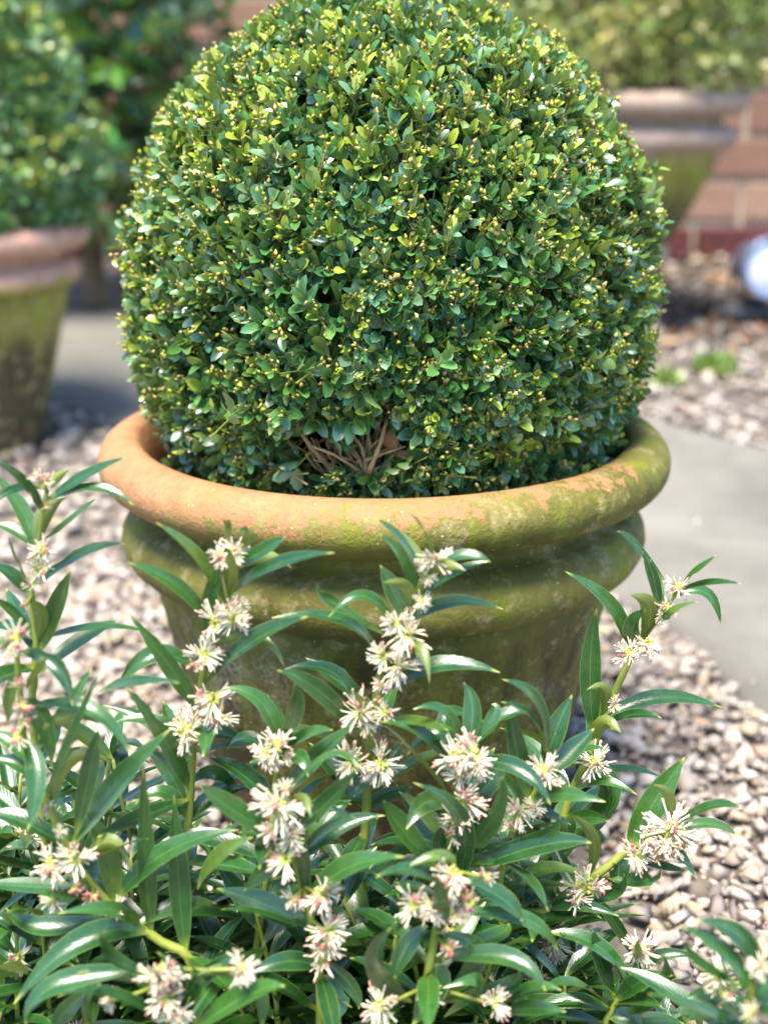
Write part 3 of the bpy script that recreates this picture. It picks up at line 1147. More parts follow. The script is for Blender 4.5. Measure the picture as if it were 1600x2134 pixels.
# ---- plant at the left edge
pA = Plant('sweet_box', 'sweet box with pink budded arching shoots left of the big pot', (-.28, -.42, 0))
shoot(pA, [(98, 1022), (82, 1120), (74, 1185), (66, 1250), (75, 1335), (72, 1400), (70, 1520)], -.43, [
    ((105, 1040), (185, 985), (265, 952), 30), ((118, 1050), (195, 1010), (277, 1052), 34), ((98, 1135), (150, 1085), (203, 1036), 42),
    ((85, 1225), (165, 1148), (262, 1133), 36), ((92, 1362), (118, 1270), (148, 1188), 54), ((78, 1148), (92, 1060), (138, 1036), 38, 'u'),
    ((72, 1140), (48, 1060), (-14, 985), 36), ((88, 1072), (45, 1000), (-14, 958), 34), ((85, 1015), (32, 1016), (-24, 1056), 26),
    ((66, 1145), (30, 1103), (-18, 1094), 32), ((62, 1225), (44, 1180), (20, 1118), 38), ((58, 1235), (24, 1193), (-18, 1178), 32),
    ((74, 1335), (88, 1275), (62, 1252), 36, 'u'), ((46, 1312), (20, 1272), (-14, 1248), 32), ((100, 1030), (112, 995), (145, 978), 22, 'u'),
    ((60, 1330), (30, 1300), (-20, 1310), 30)],
    [(88, 1000, 36), (95, 1155, 34), (90, 1195, 32), (66, 1226, 22), (45, 1268, 14, 1), (100, 1060, 16, 1)])
shoot(pA, [(34, 1345), (38, 1400), (45, 1480), (54, 1560), (85, 1640), (120, 1720), (160, 1800), (225, 1880), (330, 1960), (400, 2012)], -.50, [
    ((52, 1362), (120, 1378), (152, 1472), 38), ((58, 1458), (100, 1505), (108, 1602), 52), ((50, 1540), (82, 1620), (57, 1732), 46),
    ((25, 1400), (24, 1450), (17, 1510), 32), ((106, 1700), (135, 1562), (238, 1594), 40, 'u'), ((158, 1768), (235, 1640), (357, 1518), 60),
    ((104, 1532), (150, 1482), (206, 1508), 28, 'u'), ((98, 1468), (192, 1468), (270, 1572), 38), ((185, 1790), (228, 1740), (274, 1818), 34, 'u'),
    ((252, 1868), (335, 1772), (498, 1730), 54), ((325, 1935), (170, 1945), (28, 2094), 56), ((324, 1940), (300, 1800), (298, 1595), 50),
    ((378, 1988), (372, 1830), (362, 1655), 50), ((250, 1885), (225, 1780), (178, 1680), 50), ((140, 1870), (60, 1846), (-40, 1842), 44),
    ((158, 1975), (90, 1932), (12, 1893), 46), ((205, 1445), (280, 1416), (374, 1424), 28), ((120, 1640), (160, 1520), (205, 1400), 40),
    ((90, 1640), (40, 1590), (-20, 1580), 38), ((60, 1590), (20, 1540), (-25, 1530), 34), ((110, 1560), (140, 1480), (190, 1390), 36),
    ((230, 1720), (180, 1600), (205, 1520), 42), ((100, 1440), (75, 1400), (95, 1370), 30), ((300, 1930), (240, 1890), (120, 1905), 36),
    ((60, 1330), (10, 1330), (-30, 1370), 30)],
    [(36, 1322, 40, 1), (12, 1350, 30), (40, 1435, 22, 1), (52, 1480, 32, 1), (30, 1545, 30, 1), (60, 1510, 24, 1), (100, 1690, 18), (160, 1796, 46), (95, 1812, 46),
     (152, 1858, 32, 1), (190, 1880, 32, 1), (242, 1890, 28), (128, 1742, 16), (85, 1895, 30)], root=(-.1, -.40), thick=.0036)

# ---- the plant with the first tall flowering shoot
pB = Plant('sweet_box', 'sweet box with tall shoot of white flower tufts before the pot\'s orange rim', (-.12, -.40, 0))
shoot(pB, [(478, 1180), (475, 1240), (455, 1300), (440, 1350), (425, 1400), (415, 1450), (410, 1500), (403, 1560), (398, 1640), (394, 1700), (388, 1780), (385, 1900)], -.44, [
    ((462, 1248), (418, 1160), (324, 1088), 38), ((432, 1312), (378, 1218), (265, 1172), 36), ((428, 1342), (440, 1250), (462, 1168), 42),
    ((478, 1238), (480, 1188), (478, 1143), 34, 'u'), ((462, 1302), (485, 1262), (475, 1214), 42, 'u'), ((494, 1242), (565, 1172), (698, 1152), 38),
    ((488, 1198), (548, 1150), (608, 1184), 28, 'u'), ((512, 1185), (550, 1145), (595, 1117), 36), ((475, 1152), (466, 1110), (478, 1083), 38),
    ((500, 1155), (528, 1112), (492, 1106), 30), ((440, 1432), (525, 1330), (642, 1285), 52), ((465, 1347), (545, 1318), (592, 1390), 26, 'u'),
    ((405, 1485), (362, 1395), (268, 1278), 40), ((398, 1402), (325, 1350), (243, 1434), 44), ((402, 1655), (345, 1540), (261, 1432), 46),
    ((418, 1502), (432, 1532), (423, 1578), 40), ((404, 1712), (345, 1640), (280, 1677), 36), ((400, 1600), (340, 1510), (215, 1470), 38, 'b'),
    ((408, 1560), (450, 1520), (530, 1560), 40, 'b'), ((398, 1720), (440, 1660), (520, 1640), 42, 'b'), ((395, 1690), (350, 1600), (300, 1560), 36, 'b'),
    ((400, 1640), (450, 1600), (500, 1650), 34, 'b')],
    [(452, 1150, 34), (492, 1138, 34), (445, 1302, 48), (494, 1298, 46), (420, 1370, 42), (392, 1388, 24, 1), (452, 1465, 54), (472, 1505, 40), (380, 1530, 50), (440, 1582, 22, 1),
     (510, 1270, 24)], thick=.0034)
shoot(pB, [(578, 1575), (575, 1620), (570, 1680), (560, 1800)], -.46, [
    ((588, 1545), (622, 1480), (612, 1424), 40), ((600, 1665), (660, 1580), (738, 1508), 50), ((575, 1592), (628, 1570), (642, 1620), 36),
    ((565, 1582), (512, 1528), (468, 1574), 40), ((590, 1575), (640, 1525), (694, 1522), 28), ((592, 1552), (555, 1462), (464, 1433), 42),
    ((600, 1560), (575, 1500), (557, 1448), 34), ((556, 1680), (520, 1620), (428, 1574), 52), ((580, 1600), (555, 1580), (520, 1590), 30)],
    [(582, 1545, 44), (545, 1572, 40), (600, 1580, 22)])
shoot(pB, [(588, 1660), (600, 1740), (615, 1800), (638, 1870), (648, 1920), (660, 1990), (668, 2080)], -.505, [
    ((630, 1800), (588, 1745), (522, 1762), 32), ((585, 1772), (558, 1812), (507, 1857), 42), ((536, 1755), (478, 1680), (415, 1636), 52),
    ((628, 1792), (690, 1722), (802, 1700), 42), ((655, 1885), (710, 1805), (842, 1786), 54), ((625, 1935), (560, 1885), (452, 1852), 58),
    ((655, 1932), (600, 1905), (546, 1972), 48), ((412, 1855), (455, 1785), (527, 1745), 48), ((608, 1722), (650, 1672), (742, 1706), 24),
    ((600, 1705), (630, 1655), (648, 1704), 26, 'u'), ((690, 2028), (712, 2080), (698, 2128), 42), ((685, 1995), (735, 2055), (748, 2104), 32),
    ((612, 1665), (690, 1560), (748, 1604), 24), ((632, 1730), (690, 1668), (747, 1602), 50), ((660, 2010), (600, 2000), (520, 2030), 44),
    ((655, 1950), (620, 1990), (600, 2040), 44, 'b'), ((645, 1850), (610, 1830), (560, 1850), 34, 'b'), ((640, 1870), (632, 1800), (640, 1760), 30)],
    [(582, 1690, 62), (565, 1735, 40), (592, 1800, 48), (610, 1752, 36), (606, 1885, 30), (684, 1868, 46), (700, 1945, 46, 1), (690, 1975, 44), (678, 2012, 40), (600, 1640, 26)], thick=.0036)
shoot(pB, [(342, 2020), (345, 2060), (362, 2110), (378, 2160)], -.56, [
    ((392, 2125), (388, 2050), (326, 1984), 40), ((372, 2110), (350, 2060), (318, 2018), 34), ((205, 2020), (110, 2048), (54, 2142), 50),
    ((318, 2145), (240, 2060), (118, 2078), 30), ((455, 2142), (505, 2072), (594, 2056), 56), ((546, 2140), (546, 2080), (545, 2034), 28),
    ((402, 2085), (440, 2020), (507, 1978), 36), ((522, 2062), (480, 2020), (408, 2034), 34, 'u'), ((250, 2060), (190, 2018), (135, 2070), 28, 'u'),
    ((400, 2120), (420, 2060), (396, 2015), 30), ((110, 2150), (140, 2100), (200, 2060), 40), ((230, 2030), (222, 1990), (218, 1940), 40),
    ((60, 2030), (20, 2010), (-20, 2020), 32), ((190, 2140), (180, 2090), (210, 2050), 44)],
    [(335, 2020, 46), (320, 2050, 44), (360, 2040, 42), (350, 2090, 50), (372, 2125, 40), (190, 2100, 26), (565, 2020, 40)], thick=.0042)

# ---- the plant with the central tall shoot
pC = Plant('sweet_box', 'sweet box with tall leaning central shoot of white tufts against the mossy pot', (.02, -.38, 0))
shoot(pC, [(903, 1165), (885, 1220), (855, 1275), (830, 1330), (812, 1372), (790, 1410), (784, 1450), (780, 1500), (771, 1560), (766, 1640), (762, 1720), (755, 1850)], -.44, [
    ((890, 1152), (888, 1110), (852, 1069), 30), ((872, 1212), (845, 1130), (783, 1080), 30), ((868, 1250), (842, 1160), (790, 1112), 30),
    ((832, 1285), (818, 1225), (792, 1178), 44), ((845, 1292), (856, 1220), (798, 1214), 30, 'u'), ((862, 1255), (905, 1175), (970, 1190), 34, 'u'),
    ((915, 1180), (970, 1150), (1022, 1172), 28), ((878, 1248), (950, 1190), (1018, 1170), 30), ((850, 1315), (930, 1245), (1049, 1270), 34),
    ((782, 1402), (740, 1285), (566, 1288), 38), ((718, 1292), (692, 1255), (663, 1216), 26), ((818, 1332), (770, 1225), (684, 1287), 30),
    ((800, 1462), (900, 1375), (1042, 1402), 46), ((805, 1398), (872, 1328), (895, 1425), 30, 'u'), ((770, 1500), (705, 1392), (588, 1397), 36),
    ((722, 1530), (665, 1430), (577, 1397), 42), ((770, 1612), (758, 1635), (737, 1662), 36), ((778, 1640), (808, 1590), (840, 1545), 46, 'b'),
    ((775, 1512), (765, 1475), (735, 1440), 22, 'u'), ((768, 1650), (720, 1600), (690, 1545), 38, 'b'), ((765, 1700), (800, 1660), (860, 1640), 38, 'b'),
    ((875, 1190), (865, 1140), (820, 1100), 22, 'u'), ((770, 1680), (715, 1650), (650, 1670), 40, 'b')],
    [(910, 1168, 42), (815, 1300, 34), (852, 1330, 54), (788, 1370, 36), (838, 1395, 50), (798, 1436, 22, 1), (738, 1490, 52), (812, 1492, 32), (752, 1520, 26, 1),
     (718, 1592, 50), (800, 1602, 50), (880, 1262, 24), (790, 1465, 18, 1), (885, 1205, 24)], thick=.0036)
shoot(pC, [(968, 1580), (955, 1622), (945, 1680), (940, 1750), (930, 1850)], -.46, [
    ((968, 1545), (990, 1482), (965, 1421), 42), ((958, 1552), (935, 1478), (860, 1479), 28), ((992, 1545), (1050, 1488), (1109, 1493), 38),
    ((868, 1517), (930, 1480), (1022, 1512), 34, 'b'), ((965, 1572), (915, 1515), (848, 1574), 42), ((940, 1645), (905, 1535), (792, 1504), 44),
    ((925, 1668), (865, 1570), (800, 1512), 40), ((1005, 1602), (1080, 1590), (1147, 1678), 38), ((1010, 1855), (970, 1705), (860, 1631), 44),
    ((928, 1682), (885, 1665), (846, 1730), 46), ((1035, 1795), (1022, 1700), (1045, 1617), 50), ((942, 1795), (985, 1735), (1018, 1688), 48),
    ((1042, 1805), (1108, 1762), (1168, 1698), 48), ((1048, 1818), (1125, 1755), (1232, 1757), 48), ((858, 1805), (835, 1720), (798, 1668), 52),
    ((1020, 1540), (1030, 1490), (1024, 1468), 30), ((1030, 1700), (1020, 1620), (1050, 1580), 46, 'b'), ((960, 1620), (990, 1690), (1008, 1700), 36, 'b'),
    ((900, 1800), (915, 1750), (935, 1720), 34), ((930, 1760), (890, 1700), (830, 1650), 40, 'b')],
    [(992, 1568, 60), (942, 1580, 48), (955, 1622, 34), (972, 1680, 54), (955, 1715, 42), (940, 1748, 30), (1000, 1600, 40)])
shoot(pC, [(1132, 1605), (1112, 1655), (1088, 1695), (1062, 1750), (1040, 1850)], -.45, [
    ((1122, 1602), (1122, 1500), (1043, 1463), 34), ((1095, 1668), (1075, 1560), (1060, 1475), 50), ((1138, 1592), (1158, 1520), (1192, 1448), 48),
    ((1152, 1562), (1128, 1465), (1046, 1416), 36), ((1138, 1622), (1170, 1625), (1176, 1664), 34), ((1110, 1672), (1170, 1650), (1262, 1672), 36),
    ((1090, 1700), (1130, 1690), (1190, 1720), 32), ((1085, 1690), (1060, 1640), (1030, 1600), 38, 'b'), ((1150, 1620), (1190, 1565), (1238, 1518), 46)],
    [(1132, 1608, 42), (1148, 1642, 34), (1075, 1700, 40), (1062, 1730, 34), (1115, 1692, 26)])
shoot(pC, [(945, 1815), (920, 1880), (905, 1960), (890, 2060)], -.53, [
    ((985, 1890), (935, 1770), (832, 1818), 32), ((935, 1852), (860, 1805), (783, 1829), 34), ((832, 1925), (848, 1980), (821, 2042), 44),
    ((762, 2105), (785, 2010), (816, 1932), 50), ((1012, 2090), (1005, 1980), (908, 1944), 46), ((932, 2012), (905, 2045), (858, 2140), 70),
    ((985, 2012), (1060, 1985), (1137, 2067), 44), ((1038, 2125), (1000, 2035), (922, 2060), 34), ((1030, 2105), (1052, 2060), (1082, 2018), 42),
    ((925, 1850), (895, 1832), (860, 1838), 30), ((910, 1950), (925, 1890), (905, 1820), 44), ((1020, 1912), (1090, 1905), (1162, 1982), 36),
    ((1012, 1845), (1045, 1870), (1088, 1922), 44), ((900, 2000), (860, 1990), (810, 2010), 40, 'b'), ((1000, 2000), (1030, 1950), (1060, 1925), 40, 'b'),
    ((1055, 2090), (1110, 2060), (1170, 2065), 38), ((1050, 2110), (1110, 2100), (1180, 2110), 36)],
    [(845, 1888, 50), (888, 1900, 40), (945, 1825, 54), (935, 1860, 40), (992, 1895, 38, 1), (958, 1915, 36), (948, 1990, 32, 1), (1040, 1830, 24, 1), (755, 2112, 50), (1085, 2105, 42), (900, 2090, 30, 1)],
    thick=.0038)

# ---- the plant whose shoot leans out to the right of the pot
pD = Plant('sweet_box', 'sweet box with long shoot leaning out past the right side of the pot', (.16, -.36, 0))
shoot(pD, [(1408, 1235), (1380, 1272), (1332, 1340), (1300, 1400), (1270, 1470), (1245, 1530), (1220, 1590), (1192, 1650), (1165, 1740), (1150, 1850)], -.38, [
    ((1302, 1365), (1285, 1262), (1177, 1191), 38), ((1225, 1535), (1228, 1390), (1243, 1268), 48), ((1330, 1342), (1365, 1262), (1312, 1240), 42, 'u'),
    ((1350, 1255), (1350, 1200), (1340, 1148), 26), ((1365, 1255), (1364, 1212), (1355, 1165), 26), ((1342, 1180), (1322, 1130), (1286, 1108), 18),
    ((1308, 1355), (1318, 1302), (1345, 1272), 42), ((1400, 1242), (1440, 1200), (1494, 1156), 30), ((1415, 1240), (1470, 1212), (1545, 1217), 32),
    ((1412, 1245), (1475, 1225), (1502, 1305), 26), ((1335, 1335), (1392, 1275), (1455, 1254), 22), ((1275, 1492), (1370, 1445), (1505, 1475), 36),
    ((1272, 1512), (1320, 1485), (1378, 1497), 34), ((1238, 1552), (1258, 1500), (1294, 1527), 38, 'u'), ((1252, 1502), (1268, 1432), (1222, 1438), 28, 'u'),
    ((1162, 1592), (1205, 1565), (1265, 1560), 28), ((1292, 1775), (1290, 1650), (1188, 1552), 40), ((1182, 1655), (1245, 1618), (1328, 1657), 28),
    ((1238, 1755), (1252, 1685), (1248, 1618), 38), ((1190, 1660), (1150, 1600), (1130, 1540), 40, 'b'), ((1170, 1730), (1220, 1700), (1270, 1712), 38),
    ((1165, 1750), (1120, 1720), (1060, 1725), 38), ((1390, 1260), (1372, 1225), (1375, 1190), 20)],
    [(1415, 1218, 30), (1388, 1268, 30), (1303, 1365, 36), (1352, 1348, 36), (1282, 1475, 20, 1), (1242, 1600, 44), (1375, 1290, 18)], thick=.0038)
shoot(pD, [(1395, 1730), (1360, 1745), (1310, 1772), (1260, 1812), (1200, 1850), (1130, 1900), (1040, 1925)], -.44, [
    ((1298, 1755), (1365, 1670), (1427, 1578), 62), ((1390, 1722), (1402, 1660), (1360, 1636), 24, 'u'), ((1352, 1758), (1400, 1765), (1452, 1832), 38),
    ((1320, 1802), (1380, 1805), (1432, 1816), 24), ((1288, 1865), (1340, 1838), (1378, 1808), 40), ((1262, 1778), (1295, 1808), (1278, 1862), 48),
    ((1415, 1712), (1480, 1675), (1545, 1686), 28), ((1420, 1732), (1480, 1712), (1535, 1742), 26), ((1215, 1825), (1248, 1750), (1190, 1698), 30, 'u'),
    ((1045, 1865), (1120, 1805), (1238, 1835), 42), ((1052, 1842), (1112, 1830), (1178, 1912), 36), ((1200, 1850), (1170, 1800), (1150, 1760), 34, 'b'),
    ((1255, 1900), (1290, 1930), (1318, 2000), 28), ((1140, 1905), (1200, 1880), (1290, 1910), 32), ((1235, 1905), (1280, 1860), (1300, 1820), 36)],
    [(1402, 1728, 60), (1345, 1745, 34), (1422, 1772, 38, 1), (1330, 1790, 40), (1372, 1792, 34, 1), (1222, 1858, 50), (1200, 1882, 34), (1395, 1770, 42)], root=(.05, -.36), thick=.0042)

# ---- low plants at the lower right
pE = Plant('sweet_box', 'small low sweet box with one flower tuft on open gravel', (.20, -.46, 0))
shoot(pE, [(1325, 1995), (1305, 2050), (1275, 2105), (1262, 2150)], -.47, [
    ((1142, 1944), (1262, 1970), (1325, 2086), 42), ((1272, 2085), (1250, 2000), (1234, 1938), 46), ((1278, 2085), (1335, 2042), (1402, 2034), 40),
    ((1372, 2140), (1372, 2060), (1381, 1988), 40), ((1310, 2025), (1380, 1985), (1448, 1996), 28), ((1262, 2098), (1200, 2045), (1128, 2066), 40),
    ((1262, 2105), (1190, 2080), (1098, 2112), 38), ((1458, 2152), (1425, 2080), (1368, 2028), 50), ((1280, 2100), (1330, 2085), (1380, 2100), 40),
    ((1300, 2050), (1275, 2010), (1270, 1970), 26), ((1262, 2130), (1220, 2120), (1170, 2140), 40), ((1268, 2120), (1310, 2120), (1340, 2140), 42),
    ((1315, 2015), (1330, 1990), (1326, 1960), 22, 'u')], [(1338, 1975, 40), (1325, 1985, 30)])
pF = Plant('sweet_box', 'sweet box with broad bluish leaves beside the small low one', (.30, -.50, 0))
shoot(pF, [(1572, 2035), (1566, 2075), (1560, 2110), (1555, 2160)], -.62, [
    ((1556, 2075), (1518, 1985), (1418, 1930), 42), ((1602, 2015), (1545, 1945), (1448, 1918), 46), ((1548, 2105), (1510, 2040), (1498, 1972), 56),
    ((1560, 2112), (1590, 2055), (1645, 2038), 58), ((1495, 2112), (1482, 2065), (1535, 2062), 34), ((1475, 2052), (1450, 2000), (1428, 1958), 26),
    ((1565, 2060), (1590, 2010), (1640, 1990), 40), ((1556, 2130), (1520, 2120), (1470, 2140), 46), ((1560, 2120), (1600, 2110), (1640, 2130), 40)],
    [(1592, 2008, 30), (1572, 2125, 30)])
shoot(pF, [(1495, 2030), (1505, 2070), (1512, 2110), (1515, 2160)], -.55, [
    ((1500, 2060), (1478, 2080), (1480, 2120), 40), ((1505, 2070), (1540, 2050), (1580, 2060), 30), ((1508, 2090), (1470, 2070), (1430, 2080), 36),
    ((1512, 2110), (1550, 2090), (1590, 2105), 36), ((1510, 2115), (1475, 2110), (1430, 2130), 36)], [(1498, 2035, 38), (1508, 2078, 36)])

# ---- fill shoots low down inside the clump
def sky_line(x):
    if x < 260: return 1560
    if x < 420: return 1760
    if x < 1180: return 1690
    return 1850


fills = []
for i in range(84):
    x = random.uniform(-60, 1190)
    y = random.uniform(sky_line(x) + 10, 2120)
    fills.append((x, y))
for x, y in fills:
    pl = pA if x < 290 else pB if x < 660 else pC
    back = random.uniform(-.43, -.285)
    if y > 1840: back = random.uniform(-.475, -.36)
    random_shoot(pl, (x, y), back, .90, random.randint(12, 16), .06, .066, .100)
for x, y in ((1150, 1960), (1190, 1990), (1230, 2105), (1120, 2010), (1420, 2120)):
    random_shoot(pD if y < 2050 else pE, (x, y), -.42, .8, 8, .08)
for p in (pA, pB, pC, pD, pE, pF): p.finish()

# small dark-leaved seedling low at the far left and other low sprigs
pG = Plant('seedling', 'small leafy seedling in shade under the arching shoots', (-.36, -.36, 0), None)
for x, y in ((-10, 1830), (40, 1800), (30, 1700), (60, 1900)):
    random_shoot(pG, (x, y), -.36, .8, 12, 0, .03, .05)

# ------------------------------------------------------------------ fallen dry leaves
def dry_leaf(B, Mi, T, w, N, label):
    b = Vector(B)
    vs, fs, uv = leaf_geo(Vector((0, 0, 0)), Mi - B, T - B, w, N, random.random(), cup=.45, nseg=8)
    o = link('dry_leaf', mesh('dry_leaf', vs, fs), M_dry)
    o.location = b
    sol = o.modifiers.new('thickness', 'SOLIDIFY')
    sol.thickness = .0006
    tag(o, label, 'leaf')


dry_leaf(at(1338, 1765, -.43), at(1334, 1730, -.435), at(1330, 1672, -.43), .012, TOCAM, 'brown dry leaf standing upright among the white flowers')
dry_leaf(at(806, 935, -.20), at(812, 915, -.205), at(810, 890, -.20), .013, TOCAM, 'russet dead leaf hanging in the gap above the pot rim')
dry_leaf(at(822, 940, -.205), at(845, 950, -.21), at(868, 958, -.205), .008, TOCAM + ZUP, 'curled brown dead leaf on bare twigs above the pot rim')

# ------------------------------------------------------------------ background: potted cone, laurel, right-hand pot, wall
lp = empty('terracotta_pot', (-.83, 1.40, zg(1.40)))
tag(lp, 'tall green algae covered terracotta pot with pink rim on the path side', 'pot')
build_pot(lp, .455, .245, .027, .222, .130, .198, .120, M_potL, .006, 5.0, .04)

cone = empty('boxwood_cone', (-.83, 1.40, zg(1.40) + .41))
tag(cone, 'tall clipped boxwood cone growing in the algae covered pot', 'bush')
n = 5200
h = rng.random(n) ** 1.15 * .88
a = rng.uniform(0, 2 * math.pi, n)
rad = np.where(h < .12, .215 + .35 * h, .262 - .24 * (h - .12)) + rng.normal(0, .012, n)
rad += .018 * np.sin(a * 3 + h * 9)
Pc = np.stack([rad * np.cos(a), rad * np.sin(a), h + .02], 1)
Dc = nrm(np.stack([np.cos(a), np.sin(a), np.full(n, .6)], 1) + rng.normal(size=(n, 3)) * .4)
pal_c = np.array([(.12, .30, .09), (.20, .38, .09), (.07, .22, .08), (.40, .46, .07), (.28, .40, .24)])
Lc = shoots(Pc, Dc, 3, .018, .030, .6, .007, pal_c, [.3, .27, .2, .15, .08], ((.42, .40, .03), .16))
leaf_mesh('crown', *Lc, 1.0, M_boxL, cone)['kind'] = 'stuff'
link('trunk', tube('trunk', [Vector((0, 0, -.03)), Vector((.01, 0, .3)), Vector((0, .01, .8))], lambda t: .016 - .012 * t, 8), M_bark, cone)

rp_y = 2.25
rp_x = (1292 - 800) / FPX * 3.52
RPZ = .372
rpot = empty('terracotta_pot', (rp_x, rp_y, RPZ))
tag(rpot, 'large pale rimmed terracotta pot with tapering green body by the brick wall', 'pot')
build_pot(rpot, .376, .292, .031, .268, .145, .238, .125, M_potR, .006, 8.0, .045)
rb = empty('olive_bush', (rp_x, rp_y, RPZ + .331))
tag(rb, 'yellowish olive bush in the pale rimmed pot by the brick wall', 'bush')
d = fib(4200)
d = d[d[:, 2] > -.35]
wv = np.array([mnoise.noise(Vector(v * 3)) for v in d])
Pb = np.array([.0, 0, .20]) + d * np.array([.298, .29, .40]) * (1 + .12 * wv[:, None] + rng.normal(0, .05, (len(d), 1)))
Pb = Pb[Pb[:, 2] > .015]
Db = nrm(Pb - np.array([0, 0, .1]) + rng.normal(size=Pb.shape) * .15)
pal_o = np.array([(.42, .40, .09), (.30, .35, .07), (.20, .29, .06), (.52, .47, .18), (.34, .25, .12)])
Lb = shoots(Pb, Db, 3, .020, .036, .6, .010, pal_o, [.32, .26, .17, .15, .10], ((.40, .42, .10), .12))
leaf_mesh('crown', *Lb, 1.0, M_boxR, rb)['kind'] = 'stuff'
link('trunk', tube('trunk', [Vector((0, 0, -.03)), Vector((.01, 0, .15)), Vector((0, .01, .4))], lambda t: .018 - .012 * t, 8), M_bark, rb)
twA = np.zeros((160, 3)) + np.array([0, 0, .05]) + rng.normal(size=(160, 3)) * .03
twig_mesh('twigs', twA, Pb[rng.integers(0, len(Pb), 160)] * .97, .003, M_twig, rb)['kind'] = 'stuff'

pl_bm = bmesh.new()
for (hx, z0, z1) in ((.105, -.03, .03), (.085, .028, RPZ - zg(rp_y) - .038), (.10, RPZ - zg(rp_y) - .04, RPZ - zg(rp_y))):
    g = bmesh.ops.create_cube(pl_bm, size=1)['verts']
    for v in g: v.co = Vector((v.co.x * hx * 2, v.co.y * hx * 2, z0 + (v.co.z + .5) * (z1 - z0)))
bmesh.ops.bevel(pl_bm, geom=pl_bm.edges[:], offset=.004, segments=1, affect='EDGES')
me = bpy.data.meshes.new('plinth')
pl_bm.to_mesh(me)
pl_bm.free()
o = link('plinth', me, M_mortar, None, False)
o.location = (rp_x, rp_y, zg(rp_y))
tag(o, 'square stone plinth carrying the pale rimmed pot by the wall', 'plinth')

# laurel behind on the left: large dark glossy leaves
lx, ly = -.80, 2.45
lau = empty('laurel_bush', (lx, ly, zg(ly)))
tag(lau, 'dark glossy broad leaved shrub against the wall behind the boxwood cone', 'bush')
d = fib(520)
Pl = np.array([-.06, 0, .80]) + d * np.array([.48, .30, .66]) * rng.uniform(.55, 1.0, (len(d), 1))
Pl = Pl[Pl[:, 2] > .22]
Dl = nrm(Pl - np.array([0, 0, .7]) + np.array([0, 0, .15]) + rng.normal(size=Pl.shape) * .25)
pal_l = np.array([(.03, .13, .045), (.05, .19, .04), (.14, .34, .03), (.05, .13, .08)])
Ll = shoots(Pl, Dl, 3, .07, .115, .6, .02, pal_l, [.3, .3, .2, .2], ((.30, .48, .03), .28), (1.0, .7))
leaf_mesh('crown', *Ll, .8, M_laurel, lau)['kind'] = 'stuff'
for i in range(9):
    e = Vector(Pl[int(rng.integers(0, len(Pl)))])
    link('branch', tube('branch', smooth_path([Vector((random.gauss(0, .03), 0, -.02)), Vector((e.x * .3, e.y * .3, .4)), e], 9), lambda t: .012 - .008 * t, 6), M_bark, lau)

sp = empty('terracotta_pot', ((305 - 800) / FPX * 3.9, 2.72, zg(2.72)))
tag(sp, 'small brown clay pot half hidden behind the boxwood ball', 'pot')
build_pot(sp, .22, .095, .013, .082, .06, .074, .055, M_potL, .006, 12.0, .02)

# brick wall: every brick a piece, mortar set back
WY, WZ = 3.16, zg(3.16) - .02
wall = empty('brick_wall', (0, WY, WZ))
tag(wall, 'old red brick garden wall with pale mortar and darker red base', 'wall')
CO, BL, BH, JT = .138, .300, .116, .022
x0w, x1w, nc = -2.3, 2.5, 13
mv = [(x0w, .012, -.1), (x1w, .012, -.1), (x1w, .012, nc * CO), (x0w, .012, nc * CO), (x0w, .22, -.1), (x1w, .22, -.1), (x1w, .22, nc * CO), (x0w, .22, nc * CO)]
link('mortar', mesh('mortar', mv, [(0, 1, 2, 3), (5, 4, 7, 6), (3, 2, 6, 7), (1, 5, 6, 2), (4, 0, 3, 7), (0, 4, 5, 1)]), M_mortar, wall, False)


def brick_mesh(L, H, seed):
    r = random.Random(seed)
    bm = bmesh.new()
    bmesh.ops.create_cube(bm, size=1)
    for v in bm.verts:
        v.co = Vector((v.co.x * L, v.co.y * .09, v.co.z * H)) + Vector((r.uniform(-.002, .002), r.uniform(-.002, .002), r.uniform(-.002, .002)))
    bmesh.ops.bevel(bm, geom=bm.edges[:], offset=.005, segments=1, affect='EDGES')
    me = bpy.data.meshes.new('brick')
    bm.to_mesh(me)
    bm.free()
    return me


bms = [brick_mesh(BL - JT, BH, i) for i in range(5)]
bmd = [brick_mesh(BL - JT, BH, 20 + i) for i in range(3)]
for me in bms: me.materials.append(M_brick)
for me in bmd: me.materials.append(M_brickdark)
for j in range(nc):
    off = (BL / 2 if j % 2 else 0) + random.uniform(-.01, .01)
    k = 0
    while True:
        x = x0w + BL * (k + .5) + off
        if x > x1w - BL * .4: break
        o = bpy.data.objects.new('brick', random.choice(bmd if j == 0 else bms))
        col.objects.link(o)
        o.parent = wall
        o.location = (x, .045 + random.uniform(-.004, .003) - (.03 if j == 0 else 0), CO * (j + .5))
        k += 1

# garden spotlight by the wall
sl = empty('garden_spotlight', ((1582 - 800) / FPX * 3.62, 2.32, zg(2.32)), R(14))
tag(sl, 'round blue grey garden spotlight with lens painted white as a glint, on black stake', 'lamp')


def lathe_y(name, prof, seg=40):
    vs, fs = [], []
    m = len(prof)
    for i in range(seg):
        a = 2 * math.pi * i / seg
        for r, y in prof: vs.append((r * 1.12 * math.cos(a), y, .165 + r * 1.12 * math.sin(a)))
    for i in range(seg):
        j = (i + 1) % seg
        for k in range(m - 1): fs.append((i * m + k, i * m + k + 1, j * m + k + 1, j * m + k))
    return mesh(name, vs, fs)


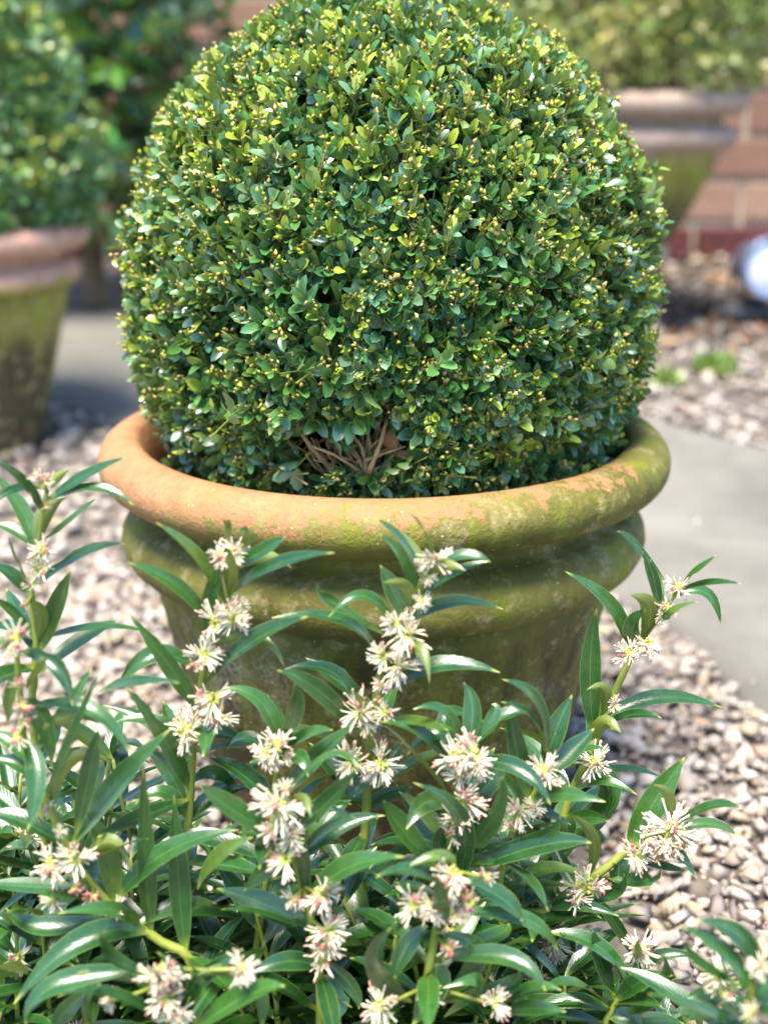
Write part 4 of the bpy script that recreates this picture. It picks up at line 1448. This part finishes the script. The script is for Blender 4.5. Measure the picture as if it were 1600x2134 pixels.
link('housing', lathe_y('housing', [(.0, .09), (.035, .088), (.052, .07), (.064, .02), (.072, -.03), (.074, -.045), (.066, -.047), (.060, -.03), (.055, -.022)]), M_steel, sl)
link('lens', lathe_y('lens', [(.058, -.028), (.045, -.036), (.02, -.041), (.0001, -.042)]), M_lens, sl)
link('bracket', tube('bracket', [Vector((-.084, .02, .165)), Vector((-.078, .02, .095)), Vector((0, .02, .072)), Vector((.078, .02, .095)), Vector((.084, .02, .165))], .006, 8), M_black, sl)
link('stake', tube('stake', [Vector((0, .02, -.04)), Vector((0, .02, .074))], .012, 10), M_black, sl)
bx = bmesh.new()
bmesh.ops.create_cube(bx, size=1)
for v in bx.verts: v.co = Vector((v.co.x * .17 - .06, v.co.y * .09 + .02, v.co.z * .075 + .035))
bmesh.ops.bevel(bx, geom=bx.edges[:], offset=.008, segments=2, affect='EDGES')
me = bpy.data.meshes.new('base_box')
bx.to_mesh(me)
bx.free()
link('base_box', me, M_black, sl)

# leaf litter along the wall foot, right
nl = 900
lxp = rng.uniform(.55, 1.9, nl)
lyp = 2.0 + rng.random(nl) * 1.05
ax = nrm(rng.normal(size=(nl, 3)) * np.array([1, 1, .25]))
nmv = np.array([0, 0, 1.]) + rng.normal(size=(nl, 3)) * .5
pos = np.stack([lxp, lyp, np.array([zg(v) for v in lyp]) + rng.uniform(.008, .035, nl)], 1)
pal_d = np.array([(.22, .12, .06), (.15, .085, .05), (.30, .20, .12), (.10, .06, .045), (.36, .27, .18)])
o = leaf_mesh('leaf_litter', pos, ax, nmv, rng.uniform(.025, .055, nl), pal_d[rng.integers(0, 5, nl)] * rng.uniform(.7, 1.2, (nl, 1)), 1.3, mat_attr('litter', .8, .2), None)
tag(o, 'brown dead leaves littering the ground at the foot of the wall', 'leaf litter', kind='stuff')

# two weeds beyond the path
for (wx, wy, s, lab) in (((1492 - 800) / FPX * 3.2, 1.86, 1.0, 'leafy green weed among the dead leaves near the spotlight'),
                         ((1402 - 800) / FPX * 3.1, 1.80, .8, 'pale green weed on the gravel just past the boxwood ball')):
    w = empty('weed', (wx, wy, zg(wy)))
    tag(w, lab, 'weed')
    k = 26
    aa = rng.uniform(0, 6.28, k)
    Pw = np.stack([np.cos(aa) * .03, np.sin(aa) * .03, rng.uniform(.005, .04, k)], 1) * s
    Dw = nrm(np.stack([np.cos(aa), np.sin(aa), rng.uniform(.4, 1.4, k)], 1))
    Lw = shoots(Pw, Dw, 2, .03 * s, .05 * s, .6, .01, np.array([(.12, .22, .03), (.18, .27, .04)]), [.5, .5])
    leaf_mesh('leaves', *Lw, 1.0, M_boxL, w)['kind'] = 'stuff'
    for i in range(5):
        a = i * 1.256
        link('stalk', tube('weed_stalk', [Vector((0, 0, -.01)), Vector((math.cos(a) * .02, math.sin(a) * .02, .03)) * s], .002, 6), M_stem, w)
